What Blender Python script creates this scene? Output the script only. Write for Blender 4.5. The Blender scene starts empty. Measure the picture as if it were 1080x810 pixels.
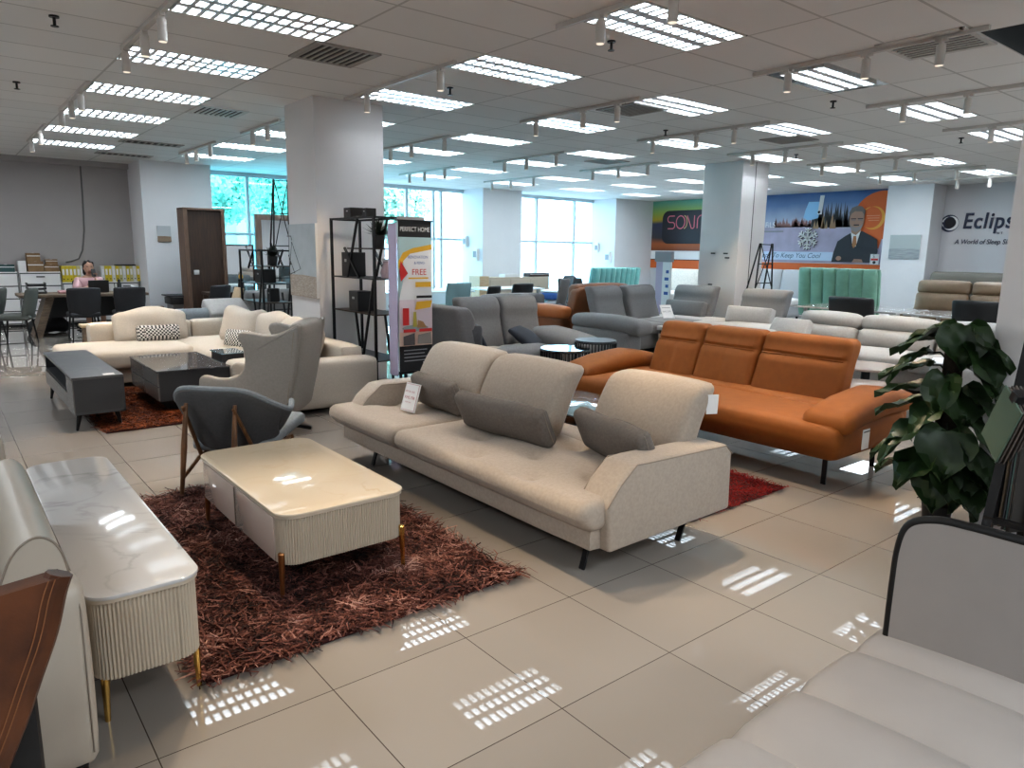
import bpy, bmesh, math, random
import numpy as np
from mathutils import Vector, Matrix, Euler
random.seed(7)
np.random.seed(7)
SC = bpy.context.scene
COL = SC.collection
PI = math.pi

# ------------------------------------------------------------------ materials
def new_mat(name):
    m = bpy.data.materials.new(name)
    m.use_nodes = True
    nt = m.node_tree
    nt.nodes.clear()
    out = nt.nodes.new('ShaderNodeOutputMaterial')
    return m, nt, out

def N(nt, t, **kw):
    n = nt.nodes.new(t)
    for k, v in kw.items():
        if k.startswith('i_'):
            n.inputs[k[2:].replace('_', ' ')].default_value = v
        else:
            setattr(n, k, v)
    return n

def c4(c):
    return (c[0], c[1], c[2], 1.0)

def M(name, col, rough=.6, metal=0.0, spec=.5, bump=0.0, bscale=250.0, var=0.0, vscale=4.0, col2=None, sheen=0.0, coat=0.0, stretch=(1, 1, 1), detail=3.0):
    m, nt, out = new_mat(name)
    p = N(nt, 'ShaderNodeBsdfPrincipled')
    p.inputs['Base Color'].default_value = c4(col)
    p.inputs['Roughness'].default_value = rough
    p.inputs['Metallic'].default_value = metal
    p.inputs['Specular IOR Level'].default_value = spec
    if sheen: p.inputs['Sheen Weight'].default_value = sheen
    if coat:
        p.inputs['Coat Weight'].default_value = coat
        p.inputs['Coat Roughness'].default_value = .05
    tc = N(nt, 'ShaderNodeTexCoord')
    mp = N(nt, 'ShaderNodeMapping')
    mp.inputs['Scale'].default_value = stretch
    nt.links.new(tc.outputs['Object'], mp.inputs[0])
    if var or col2:
        nz = N(nt, 'ShaderNodeTexNoise', i_Scale=vscale, i_Detail=detail)
        nt.links.new(mp.outputs[0], nz.inputs['Vector'])
        mx = N(nt, 'ShaderNodeMix', data_type='RGBA')
        c2 = col2 if col2 else tuple(max(0, x * (1 - var)) for x in col)
        rp = N(nt, 'ShaderNodeMapRange')
        rp.inputs['From Min'].default_value = .32
        rp.inputs['From Max'].default_value = .68
        nt.links.new(nz.outputs['Fac'], rp.inputs['Value'])
        nt.links.new(rp.outputs[0], mx.inputs['Factor'])
        mx.inputs['A'].default_value = c4(col)
        mx.inputs['B'].default_value = c4(c2)
        nt.links.new(mx.outputs['Result'], p.inputs['Base Color'])
    if bump:
        nb = N(nt, 'ShaderNodeTexNoise', i_Scale=bscale, i_Detail=2.0)
        nt.links.new(tc.outputs['Object'], nb.inputs['Vector'])
        bp = N(nt, 'ShaderNodeBump')
        bp.inputs['Strength'].default_value = bump
        bp.inputs['Distance'].default_value = .004
        nt.links.new(nb.outputs['Fac'], bp.inputs['Height'])
        nt.links.new(bp.outputs[0], p.inputs['Normal'])
    nt.links.new(p.outputs[0], out.inputs[0])
    return m

def emit_mat(name, col, s):
    m, nt, out = new_mat(name)
    e = N(nt, 'ShaderNodeEmission')
    e.inputs[0].default_value = c4(col)
    e.inputs[1].default_value = s
    nt.links.new(e.outputs[0], out.inputs[0])
    return m

def marble_mat(name, base, vein, scale=1.6, rough=.08, amount=.8, width=.035):
    m, nt, out = new_mat(name)
    p = N(nt, 'ShaderNodeBsdfPrincipled', i_Roughness=rough)
    tc = N(nt, 'ShaderNodeTexCoord')
    nz = N(nt, 'ShaderNodeTexNoise', i_Scale=scale, i_Detail=8.0, i_Distortion=1.6)
    nt.links.new(tc.outputs['Object'], nz.inputs['Vector'])
    s = N(nt, 'ShaderNodeMath', operation='SUBTRACT'); s.inputs[1].default_value = .5
    a = N(nt, 'ShaderNodeMath', operation='ABSOLUTE')
    r = N(nt, 'ShaderNodeMapRange')
    r.inputs['From Min'].default_value = 0.0
    r.inputs['From Max'].default_value = width
    r.inputs['To Min'].default_value = amount
    r.inputs['To Max'].default_value = 0.0
    n2 = N(nt, 'ShaderNodeTexNoise', i_Scale=scale * 1.3, i_Detail=3.0)
    nt.links.new(tc.outputs['Object'], n2.inputs['Vector'])
    r2 = N(nt, 'ShaderNodeMapRange')
    r2.inputs['From Min'].default_value = .4; r2.inputs['From Max'].default_value = .7
    mu = N(nt, 'ShaderNodeMath', operation='MULTIPLY')
    mx = N(nt, 'ShaderNodeMix', data_type='RGBA')
    mx.inputs['A'].default_value = c4(base); mx.inputs['B'].default_value = c4(vein)
    nt.links.new(nz.outputs['Fac'], s.inputs[0]); nt.links.new(s.outputs[0], a.inputs[0]); nt.links.new(a.outputs[0], r.inputs['Value'])
    nt.links.new(n2.outputs['Fac'], r2.inputs['Value'])
    nt.links.new(r.outputs[0], mu.inputs[0]); nt.links.new(r2.outputs[0], mu.inputs[1])
    nt.links.new(mu.outputs[0], mx.inputs['Factor']); nt.links.new(mx.outputs['Result'], p.inputs['Base Color'])
    nt.links.new(p.outputs[0], out.inputs[0])
    return m

def grid_mask(nt, src, axis, off, step, half):
    """1 on lines at off + k*step (half width half) along axis of vector socket src"""
    sp = N(nt, 'ShaderNodeSeparateXYZ')
    nt.links.new(src, sp.inputs[0])
    a = N(nt, 'ShaderNodeMath', operation='SUBTRACT'); a.inputs[1].default_value = off
    b = N(nt, 'ShaderNodeMath', operation='DIVIDE'); b.inputs[1].default_value = step
    c = N(nt, 'ShaderNodeMath', operation='FRACT')
    d = N(nt, 'ShaderNodeMath', operation='SUBTRACT'); d.inputs[1].default_value = .5
    e = N(nt, 'ShaderNodeMath', operation='ABSOLUTE')
    f = N(nt, 'ShaderNodeMath', operation='GREATER_THAN'); f.inputs[1].default_value = .5 - half / step
    nt.links.new(sp.outputs[axis], a.inputs[0])
    for x, y in ((a, b), (b, c), (c, d), (d, e), (e, f)):
        nt.links.new(x.outputs[0], y.inputs[0])
    fl = N(nt, 'ShaderNodeMath', operation='FLOOR'); nt.links.new(b.outputs[0], fl.inputs[0])
    return f.outputs[0], fl.outputs[0]

def tiles_mat(name, base, var, joint, ox, oy, sx, sy, half, rough, spec=.5, bump=.0, cloud=0.0):
    m, nt, out = new_mat(name)
    p = N(nt, 'ShaderNodeBsdfPrincipled', i_Roughness=rough)
    p.inputs['Specular IOR Level'].default_value = spec
    tc = N(nt, 'ShaderNodeTexCoord')
    l1, f1 = grid_mask(nt, tc.outputs['Object'], 0, ox, sx, half)
    l2, f2 = grid_mask(nt, tc.outputs['Object'], 1, oy, sy, half)
    mxx = N(nt, 'ShaderNodeMath', operation='MAXIMUM')
    nt.links.new(l1, mxx.inputs[0]); nt.links.new(l2, mxx.inputs[1])
    cb = N(nt, 'ShaderNodeCombineXYZ')
    nt.links.new(f1, cb.inputs[0]); nt.links.new(f2, cb.inputs[1])
    wn = N(nt, 'ShaderNodeTexWhiteNoise', noise_dimensions='3D')
    nt.links.new(cb.outputs[0], wn.inputs['Vector'])
    nz = N(nt, 'ShaderNodeTexNoise', i_Scale=2.2, i_Detail=5.0)
    nt.links.new(tc.outputs['Object'], nz.inputs['Vector'])
    ad = N(nt, 'ShaderNodeMath', operation='MULTIPLY_ADD')
    nt.links.new(nz.outputs['Fac'], ad.inputs[0]); ad.inputs[1].default_value = cloud
    nt.links.new(wn.outputs['Value'], ad.inputs[2])
    m1 = N(nt, 'ShaderNodeMix', data_type='RGBA')
    m1.inputs['A'].default_value = c4(base); m1.inputs['B'].default_value = c4(tuple(x * (1 - var) for x in base))
    nt.links.new(ad.outputs[0], m1.inputs['Factor'])
    m2 = N(nt, 'ShaderNodeMix', data_type='RGBA')
    m2.inputs['B'].default_value = c4(joint)
    nt.links.new(m1.outputs['Result'], m2.inputs['A']); nt.links.new(mxx.outputs[0], m2.inputs['Factor'])
    nt.links.new(m2.outputs['Result'], p.inputs['Base Color'])
    if bump:
        bp = N(nt, 'ShaderNodeBump', invert=True)
        bp.inputs['Strength'].default_value = bump; bp.inputs['Distance'].default_value = .003
        nt.links.new(mxx.outputs[0], bp.inputs['Height']); nt.links.new(bp.outputs[0], p.inputs['Normal'])
    nt.links.new(p.outputs[0], out.inputs[0])
    return m

def glass_mat(name, tint, refl=.08, rough=0.0):
    m, nt, out = new_mat(name)
    t = N(nt, 'ShaderNodeBsdfTransparent'); t.inputs[0].default_value = c4(tint)
    g = N(nt, 'ShaderNodeBsdfGlossy'); g.inputs['Roughness'].default_value = rough
    g.inputs['Color'].default_value = (1, 1, 1, 1)
    mx = N(nt, 'ShaderNodeMixShader')
    fr = N(nt, 'ShaderNodeLayerWeight'); fr.inputs[0].default_value = .25
    mm = N(nt, 'ShaderNodeMath', operation='MULTIPLY_ADD')
    mm.inputs[1].default_value = .5; mm.inputs[2].default_value = refl
    nt.links.new(fr.outputs['Fresnel'], mm.inputs[0])
    nt.links.new(mm.outputs[0], mx.inputs[0])
    nt.links.new(t.outputs[0], mx.inputs[1]); nt.links.new(g.outputs[0], mx.inputs[2])
    nt.links.new(mx.outputs[0], out.inputs[0])
    return m

def check_mat(name, a, b, scale):
    m, nt, out = new_mat(name)
    p = N(nt, 'ShaderNodeBsdfPrincipled', i_Roughness=.9)
    tc = N(nt, 'ShaderNodeTexCoord')
    ck = N(nt, 'ShaderNodeTexChecker', i_Scale=scale)
    ck.inputs['Color1'].default_value = c4(a); ck.inputs['Color2'].default_value = c4(b)
    nt.links.new(tc.outputs['Object'], ck.inputs['Vector'])
    nt.links.new(ck.outputs['Color'], p.inputs['Base Color']); nt.links.new(p.outputs[0], out.inputs[0])
    return m

def ramp_mat(name, axis, lo, hi, stops, noise=0.0, nscale=3.0, rough=.5):
    """colour ramp along an object-space axis, for printed panels"""
    m, nt, out = new_mat(name)
    p = N(nt, 'ShaderNodeBsdfPrincipled', i_Roughness=rough)
    tc = N(nt, 'ShaderNodeTexCoord'); sp = N(nt, 'ShaderNodeSeparateXYZ')
    nt.links.new(tc.outputs['Object'], sp.inputs[0])
    r = N(nt, 'ShaderNodeMapRange'); r.inputs['From Min'].default_value = lo; r.inputs['From Max'].default_value = hi
    nt.links.new(sp.outputs[axis], r.inputs['Value'])
    src = r.outputs[0]
    if noise:
        nz = N(nt, 'ShaderNodeTexNoise', i_Scale=nscale, i_Detail=6.0)
        nt.links.new(tc.outputs['Object'], nz.inputs['Vector'])
        s = N(nt, 'ShaderNodeMath', operation='SUBTRACT'); s.inputs[1].default_value = .5
        nt.links.new(nz.outputs['Fac'], s.inputs[0])
        a = N(nt, 'ShaderNodeMath', operation='MULTIPLY_ADD'); a.inputs[1].default_value = noise
        nt.links.new(s.outputs[0], a.inputs[0]); nt.links.new(src, a.inputs[2])
        src = a.outputs[0]
    cr = N(nt, 'ShaderNodeValToRGB')
    while len(cr.color_ramp.elements) < len(stops): cr.color_ramp.elements.new(.5)
    for e, (pos, c) in zip(cr.color_ramp.elements, stops):
        e.position = pos; e.color = c4(c)
    nt.links.new(src, cr.inputs[0]); nt.links.new(cr.outputs[0], p.inputs['Base Color'])
    nt.links.new(p.outputs[0], out.inputs[0])
    return m

def pile_mat(name, cols, rough=.75):
    """per-strand colours"""
    m, nt, out = new_mat(name)
    p = N(nt, 'ShaderNodeBsdfPrincipled', i_Roughness=rough)
    p.inputs['Specular IOR Level'].default_value = .25
    g = N(nt, 'ShaderNodeNewGeometry')
    cr = N(nt, 'ShaderNodeValToRGB')
    while len(cr.color_ramp.elements) < len(cols): cr.color_ramp.elements.new(.5)
    for k, (e, c) in enumerate(zip(cr.color_ramp.elements, cols)):
        e.position = k / (len(cols) - 1); e.color = c4(c)
    tc = N(nt, 'ShaderNodeTexCoord'); nz = N(nt, 'ShaderNodeTexNoise', i_Scale=3.5, i_Detail=3.0)
    nt.links.new(tc.outputs['Object'], nz.inputs['Vector'])
    a = N(nt, 'ShaderNodeMath', operation='MULTIPLY_ADD'); a.inputs[1].default_value = .66
    s = N(nt, 'ShaderNodeMath', operation='MULTIPLY_ADD'); s.inputs[1].default_value = 1.3; s.inputs[2].default_value = -.48
    nt.links.new(nz.outputs['Fac'], s.inputs[0])
    nt.links.new(g.outputs['Random Per Island'], a.inputs[0]); nt.links.new(s.outputs[0], a.inputs[2])
    nt.links.new(a.outputs[0], cr.inputs[0]); nt.links.new(cr.outputs[0], p.inputs['Base Color'])
    nt.links.new(p.outputs[0], out.inputs[0])
    return m

# ------------------------------------------------------------------ shape builder
class B:
    def __init__(s):
        s.bm = bmesh.new()
        s.local = False

    def _add(s, tmp, mtx):
        me = bpy.data.meshes.new('t'); tmp.to_mesh(me); tmp.free()
        me.transform(mtx); s.bm.from_mesh(me); bpy.data.meshes.remove(me)

    @staticmethod
    def mtx(c, rot=None):
        m = Matrix.Translation(Vector(c))
        if rot is not None:
            m = m @ (rot.to_matrix().to_4x4() if isinstance(rot, Euler) else (rot if isinstance(rot, Matrix) else Euler(rot).to_matrix().to_4x4()))
        return m

    def rb(s, c, size, r=.03, n=6, puff=0.0, rot=None, fn=None):
        """rounded, optionally puffed box: centre c, full size, edge radius r; fn(x,y,z,u,v,w) bends local points"""
        h = [x / 2 for x in size]
        r = min(r, min(h) * .999)
        pf = (puff, puff, puff) if not hasattr(puff, '__len__') else puff
        t = bmesh.new()
        bmesh.ops.create_cube(t, size=2)
        bmesh.ops.subdivide_edges(t, edges=t.edges[:], cuts=n, use_grid_fill=True)
        for v in t.verts:
            u = [math.copysign(1 - (1 - min(1, abs(x))) ** 1.5, x) for x in v.co]
            p = [u[i] * h[i] for i in range(3)]
            q = [max(-h[i] + r, min(h[i] - r, p[i])) for i in range(3)]
            d = Vector([p[i] - q[i] for i in range(3)])
            if d.length > 1e-9:
                d = d.normalized() * r
                p = [q[i] + d[i] for i in range(3)]
            k = [x / hh for x, hh in zip(p, h)]
            o = list(p)
            for i in range(3):
                a, b = (i + 1) % 3, (i + 2) % 3
                o[i] += pf[i] * k[i] * max(0, 1 - k[a] ** 2) * max(0, 1 - k[b] ** 2)
            if fn: o = fn(o[0], o[1], o[2], *k)
            v.co = o
        s._add(t, s.mtx(c, rot))
        return s

    def box(s, c, size, bev=0.0, rot=None, seg=2):
        t = bmesh.new()
        bmesh.ops.create_cube(t, size=1)
        for v in t.verts: v.co = Vector((v.co[0] * size[0], v.co[1] * size[1], v.co[2] * size[2]))
        if bev:
            bmesh.ops.bevel(t, geom=t.edges[:], offset=min(bev, min(size) * .49), segments=seg, profile=.5, affect='EDGES')
        s._add(t, s.mtx(c, rot))
        return s

    def bb(s, x0, x1, y0, y1, z0, z1, bev=0.0, seg=2):
        return s.box(((x0 + x1) / 2, (y0 + y1) / 2, (z0 + z1) / 2), (abs(x1 - x0), abs(y1 - y0), abs(z1 - z0)), bev, None, seg)

    def rbb(s, x0, x1, y0, y1, z0, z1, r=.03, n=6, puff=0.0, fn=None):
        return s.rb(((x0 + x1) / 2, (y0 + y1) / 2, (z0 + z1) / 2), (abs(x1 - x0), abs(y1 - y0), abs(z1 - z0)), r, n, puff, None, fn)

    def cyl(s, a, b, r0, r1=None, seg=12, cap=True):
        a, b = Vector(a), Vector(b)
        r1 = r0 if r1 is None else r1
        d = b - a
        t = bmesh.new()
        bmesh.ops.create_cone(t, cap_ends=cap, segments=seg, radius1=max(r0, 1e-5), radius2=max(r1, 1e-5), depth=d.length)
        q = Vector((0, 0, 1)).rotation_difference(d.normalized()).to_matrix().to_4x4()
        s._add(t, Matrix.Translation((a + b) / 2) @ q)
        return s

    def bar(s, a, b, w, h=None, up=(0, 0, 1)):
        """square bar from a to b"""
        a, b = Vector(a), Vector(b)
        h = h or w
        d = (b - a); L = d.length; d.normalize()
        u = Vector(up)
        if abs(u.dot(d)) > .95: u = Vector((1, 0, 0))
        x = d.cross(u).normalized(); z = x.cross(d).normalized()
        m = Matrix((x, d, z)).transposed().to_4x4()
        t = bmesh.new(); bmesh.ops.create_cube(t, size=1)
        for v in t.verts: v.co = Vector((v.co[0] * w, v.co[1] * L, v.co[2] * h))
        s._add(t, Matrix.Translation((a + b) / 2) @ m)
        return s

    def tube(s, pts, r, seg=8, closed=False):
        pts = [Vector(p) for p in pts]
        rr = r if hasattr(r, '__len__') else [r] * len(pts)
        rings = []
        n = len(pts)
        prev = None
        for i, p in enumerate(pts):
            a = pts[i - 1] if (i > 0 or closed) else p
            b = pts[(i + 1) % n] if (i < n - 1 or closed) else p
            d = (b - a)
            d = d.normalized() if d.length > 1e-9 else Vector((0, 0, 1))
            if prev is None:
                u = Vector((0, 0, 1)) if abs(d.z) < .9 else Vector((1, 0, 0))
                x = d.cross(u).normalized()
            else:
                x = (prev - d * prev.dot(d)).normalized()
            prev = x
            y = d.cross(x)
            rings.append([s.bm.verts.new(p + (x * math.cos(2 * PI * k / seg) + y * math.sin(2 * PI * k / seg)) * rr[i]) for k in range(seg)])
        m = n if closed else n - 1
        for i in range(m):
            A, C = rings[i], rings[(i + 1) % n]
            for k in range(seg):
                try: s.bm.faces.new((A[k], A[(k + 1) % seg], C[(k + 1) % seg], C[k]))
                except ValueError: pass
        if not closed:
            s.bm.faces.new(rings[0][::-1]); s.bm.faces.new(rings[-1])
        return s

    def lathe(s, c, prof, seg=24):
        rings = []
        for r, z in prof:
            rings.append([s.bm.verts.new((c[0] + r * math.cos(2 * PI * k / seg), c[1] + r * math.sin(2 * PI * k / seg), c[2] + z)) for k in range(seg)])
        for A, C in zip(rings, rings[1:]):
            for k in range(seg):
                s.bm.faces.new((A[k], A[(k + 1) % seg], C[(k + 1) % seg], C[k]))
        s.bm.faces.new(rings[0][::-1]); s.bm.faces.new(rings[-1])
        return s

    def prism(s, poly, axis, a, b, bev=0.0, seg=3):
        """extrude a polygon: axis 'x': poly in (y,z); 'y': poly in (x,z); 'z': poly in (x,y)"""
        def P(u, v, w):
            return {'x': (w, u, v), 'y': (u, w, v), 'z': (u, v, w)}[axis]
        t = bmesh.new()
        A = [t.verts.new(P(u, v, a)) for u, v in poly]; C = [t.verts.new(P(u, v, b)) for u, v in poly]
        n = len(poly)
        t.faces.new(A); t.faces.new(C)
        for i in range(n): t.faces.new((A[i], A[(i + 1) % n], C[(i + 1) % n], C[i]))
        bmesh.ops.recalc_face_normals(t, faces=t.faces[:])
        if bev:
            es = [e for e in t.edges if len(e.link_faces) == 2 and e.calc_face_angle(0) > .5]
            bmesh.ops.bevel(t, geom=es, offset=bev, segments=seg, profile=.5, affect='EDGES')
        s._add(t, Matrix())
        return s

    def sheet(s, grid):
        """grid of points -> quad sheet"""
        V = [[s.bm.verts.new(p) for p in row] for row in grid]
        for i in range(len(V) - 1):
            for j in range(len(V[0]) - 1):
                s.bm.faces.new((V[i][j], V[i][j + 1], V[i + 1][j + 1], V[i + 1][j]))
        return s

    def poly(s, pts):
        s.bm.faces.new([s.bm.verts.new(p) for p in pts])
        return s

    def loc(s):
        s.local = True
        return s

def smooth_path(P, n=6):
    P = [Vector(p) for p in P]; out = []
    for i in range(len(P) - 1):
        a, b_, c, d = P[max(0, i - 1)], P[i], P[i + 1], P[min(len(P) - 1, i + 2)]
        for k in range(n):
            q = k / n
            out.append(.5 * ((2 * b_) + (c - a) * q + (2 * a - 5 * b_ + 4 * c - d) * q * q + (3 * b_ - a - 3 * c + d) * q ** 3))
    out.append(P[-1]); return out

def mesh_obj(name, me, mat, parent=None):
    o = bpy.data.objects.new(name, me)
    COL.objects.link(o)
    if mat is not None: me.materials.append(mat)
    if parent is not None: o.parent = parent
    return o

def world_mtx(o):
    m = Matrix.Translation(o.location) @ o.rotation_euler.to_matrix().to_4x4()
    return world_mtx(o.parent) @ m if o.parent else m

def part(b, name, mat, parent=None, label=None, smooth=True, kind=None):
    me = bpy.data.meshes.new(name)
    bmesh.ops.recalc_face_normals(b.bm, faces=b.bm.faces[:])
    b.bm.to_mesh(me); b.bm.free()
    if parent is not None and not b.local:
        me.transform(world_mtx(parent).inverted())
    if smooth:
        me.polygons.foreach_set('use_smooth', [True] * len(me.polygons))
        me.set_sharp_from_angle(angle=.7)
    o = mesh_obj(name, me, mat, parent)
    if label: o['label'] = label
    if kind: o['kind'] = kind
    return o

def thing(name, label, cat, loc=(0, 0, 0), rz=0.0, group=None):
    o = bpy.data.objects.new(name, None)
    o.empty_display_size = .1
    COL.objects.link(o)
    o.location = loc; o.rotation_euler = (0, 0, rz)
    o['label'] = label; o['category'] = cat
    if group: o['group'] = group
    return o

def solo(b, name, mat, label, cat, group=None, smooth=True, loc=None):
    """one-mesh thing; origin moved to loc"""
    me = bpy.data.meshes.new(name)
    bmesh.ops.recalc_face_normals(b.bm, faces=b.bm.faces[:])
    b.bm.to_mesh(me); b.bm.free()
    if loc is not None and not b.local: me.transform(Matrix.Translation(-Vector(loc)))
    if smooth:
        me.polygons.foreach_set('use_smooth', [True] * len(me.polygons)); me.set_sharp_from_angle(angle=.7)
    o = mesh_obj(name, me, mat)
    if loc is not None: o.location = loc
    o['label'] = label; o['category'] = cat
    if group: o['group'] = group
    return o

def struct(b, name, mat, parent=None, smooth=False):
    o = part(b, name, mat, parent, smooth=smooth)
    o['kind'] = 'structure'
    return o

def copy_tree(o, parent=None):
    c = o.copy(); COL.objects.link(c)
    if parent is not None: c.parent = parent
    for ch in list(o.children): copy_tree(ch, c)
    return c

def text(body, size, mat, origin, right, up, parent=None, name='lettering', align='LEFT', extrude=.002, shear=0.0, space=1.0, sx=1.0, bold=0.0):
    cu = bpy.data.curves.new('txt', 'FONT')
    cu.body = body; cu.size = size; cu.align_x = align; cu.extrude = extrude; cu.shear = shear; cu.space_character = space; cu.offset = bold
    tmp = bpy.data.objects.new('txt', cu); COL.objects.link(tmp)
    dg = bpy.context.evaluated_depsgraph_get()
    me = bpy.data.meshes.new_from_object(tmp.evaluated_get(dg))
    bpy.data.objects.remove(tmp); bpy.data.curves.remove(cu)
    r, u = Vector(right).normalized(), Vector(up).normalized()
    n = r.cross(u)
    m = Matrix((r, u, n)).transposed().to_4x4()
    m.translation = Vector(origin)
    me.transform(m @ Matrix.Diagonal((sx, 1, 1, 1)))
    if parent is not None: me.transform(world_mtx(parent).inverted())
    return mesh_obj(name, me, mat, parent)

class Art:
    """flat printed shapes on a panel: 2-D coordinates (u right, v up) from an origin"""
    def __init__(s, parent, origin, right, up):
        s.parent, s.o = parent, Vector(origin)
        s.r, s.u = Vector(right).normalized(), Vector(up).normalized()
        s.n = s.r.cross(s.u); s.k = 0
    def at(s, u, v, d=0.0): return s.o + s.r * u + s.u * v + s.n * d
    def poly(s, name, mat, pts, label=None):
        s.k += 1
        b = B(); b.poly([s.at(u, v, .0015 * s.k) for u, v in pts])
        return part(b, name, mat, s.parent, label, smooth=False)
    def polys(s, name, mat, lst):
        s.k += 1
        b = B()
        for pts in lst: b.poly([s.at(u, v, .0015 * s.k) for u, v in pts])
        return part(b, name, mat, s.parent, smooth=False)
    def strip(s, name, mat, outer, inner):
        s.k += 1
        b = B(); b.sheet([[s.at(u, v, .0015 * s.k) for u, v in outer], [s.at(u, v, .0015 * s.k) for u, v in inner]])
        return part(b, name, mat, s.parent, smooth=False)
    def rect(s, name, mat, u0, v0, u1, v1): return s.poly(name, mat, [(u0, v0), (u1, v0), (u1, v1), (u0, v1)])
    def disc(s, name, mat, u, v, r, ry=None, a0=0, a1=2 * PI, n=28):
        ry = ry or r
        return s.poly(name, mat, [(u + r * math.cos(a0 + (a1 - a0) * k / n), v + ry * math.sin(a0 + (a1 - a0) * k / n)) for k in range(n if a1 - a0 > 6.2 else n + 1)])
    def text(s, body, size, mat, u, v, name='lettering', **kw):
        s.k += 1
        return text(body, size, mat, s.at(u, v, .0015 * s.k), s.r, s.u, s.parent, name, extrude=0.0, **kw)

def rrect(x0, x1, y0, y1, r, n=8):
    """rounded rectangle outline, counter-clockwise"""
    P = []
    for cx, cy, a in ((x1 - r, y0 + r, -PI / 2), (x1 - r, y1 - r, 0), (x0 + r, y1 - r, PI / 2), (x0 + r, y0 + r, PI)):
        for k in range(n + 1):
            P.append((cx + r * math.cos(a + k * PI / 2 / n), cy + r * math.sin(a + k * PI / 2 / n)))
    return P

def resample(P, step, closed=True):
    Q = list(P) + ([P[0]] if closed else [])
    out = []; acc = 0.0
    for a, b in zip(Q, Q[1:]):
        L = math.hypot(b[0] - a[0], b[1] - a[1])
        if L < 1e-9: continue
        t = acc
        while t < L:
            out.append((a[0] + (b[0] - a[0]) * t / L, a[1] + (b[1] - a[1]) * t / L, (b[1] - a[1]) / L, -(b[0] - a[0]) / L))
            t += step
        acc = t - L
    return out

def fluted(P, pitch=.0125, depth=.005, sub=6, where=lambda x, y: True):
    """outline with half-round flutes pressed into it where the test allows"""
    out = []
    for k, (x, y, nx, ny) in enumerate(resample(P, pitch / sub)):
        d = depth * (1 - abs(math.sin(PI * (k % sub) / sub))) if where(x, y) else 0.0
        out.append((x - nx * d, y - ny * d))
    return out

# ------------------------------------------------------------------ palette
FAB_BEIGE = M('beige_weave', (.42, .355, .295), .95, bump=.35, bscale=420, var=.12, vscale=60, sheen=.15)
FAB_TAUPE = M('taupe_weave', (.185, .16, .14), .95, bump=.3, bscale=350, var=.2, vscale=70)
FAB_CREAM = M('cream_weave', (.55, .49, .42), .95, bump=.4, bscale=260, var=.1, vscale=80)
FAB_LGREY = M('light_grey_weave', (.30, .275, .25), .95, bump=.3, bscale=300, var=.1, vscale=60)
FAB_GREY = M('grey_weave', (.20, .195, .195), .95, bump=.25, bscale=260, var=.12, vscale=50)
FAB_DGREY = M('dark_grey_weave', (.085, .085, .088), .9, bump=.25, bscale=300, var=.15, vscale=60)
FAB_BLUEGREY = M('blue_grey_weave', (.235, .255, .27), .9, bump=.2, bscale=300, var=.12, vscale=40)
FAB_SILVER = M('silver_grey_weave', (.45, .43, .41), .95, bump=.2, bscale=240, var=.1, vscale=40)
FAB_TEAL = M('teal_velvet', (.16, .42, .40), .7, sheen=.4, var=.15, vscale=6)
FAB_MINT = M('mint_velvet', (.22, .44, .33), .65, sheen=.4, var=.2, vscale=5)
FAB_NAVY = M('navy_weave', (.02, .025, .035), .8)
FAB_BLUE = M('blue_ticking', (.02, .06, .2), .8)
FAB_WHITE = M('white_cotton', (.78, .77, .75), .9, var=.06, vscale=8)
LEA_CREAM = M('cream_leather', (.46, .405, .34), .42, bump=.06, bscale=300, var=.05, vscale=6)
LEA_PALE = M('pale_grey_leather', (.345, .315, .295), .5, bump=.06, bscale=260, var=.05, vscale=6)
LEA_BROWN = M('tan_brown_leather', (.14, .05, .02), .38, bump=.08, bscale=160, col2=(.07, .025, .012), vscale=9)
LEA_ORANGE = M('burnt_orange_fabric', (.285, .090, .012), .72, bump=.1, bscale=300, var=.12, vscale=14)
LEA_RUST = M('rust_brown_leather', (.17, .058, .018), .55, var=.15, vscale=6)
LEA_MOCHA = M('mocha_leather', (.23, .16, .105), .45, var=.12, vscale=6)
LEA_BLACK = M('black_leather', (.012, .012, .013), .4)
PIPING = M('black_piping', (.008, .008, .008), .45)
SEAM = M('dark_seam', (.27, .225, .185), .9)
SEAM_O = M('orange_seam', (.22, .065, .01), .9)
BLACK_M = M('black_metal', (.012, .012, .013), .4, metal=.3)
STEEL = M('brushed_steel', (.45, .45, .46), .3, metal=1)
GOLD = M('brass_gold', (.78, .50, .16), .22, metal=1)
COPPER = M('copper_brown_metal', (.36, .17, .07), .35, metal=.9)
WOOD_WAL = M('walnut_wood', (.20, .10, .045), .45, col2=(.11, .052, .024), vscale=9, stretch=(6, 6, .7))
WOOD_DARK = M('dark_walnut_panel', (.055, .028, .016), .5, col2=(.025, .013, .008), vscale=7, stretch=(9, 9, .5))
WOOD_OAK = M('weathered_oak', (.20, .145, .10), .5, col2=(.11, .08, .06), vscale=8, stretch=(1.2, 8, 8))
WOOD_PALE = M('pale_ash_wood', (.55, .42, .28), .5, col2=(.45, .33, .2), vscale=7, stretch=(1, 8, 8))
WHITE_L = M('white_lacquer', (.74, .73, .72), .35)
CREAM_L = M('cream_lacquer', (.50, .43, .345), .4)
CREAM_GLOSS = M('gloss_cream_drawer', (.52, .43, .38), .06, coat=.5)
CHAR_L = M('charcoal_laminate', (.035, .036, .039), .5)
CHAR_GLOSS = M('graphite_drawer', (.14, .135, .13), .25)
MARB_WHITE = marble_mat('white_marble', (.56, .55, .545), (.26, .25, .25), 1.5, .07, .75, .03)
MARB_CREAM = marble_mat('cream_marble', (.60, .52, .41), (.50, .38, .26), 1.8, .07, .5, .025)
MARB_GREY = marble_mat('graphite_marble', (.085, .085, .09), (.42, .40, .38), 2.0, .06, .55, .05)
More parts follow.
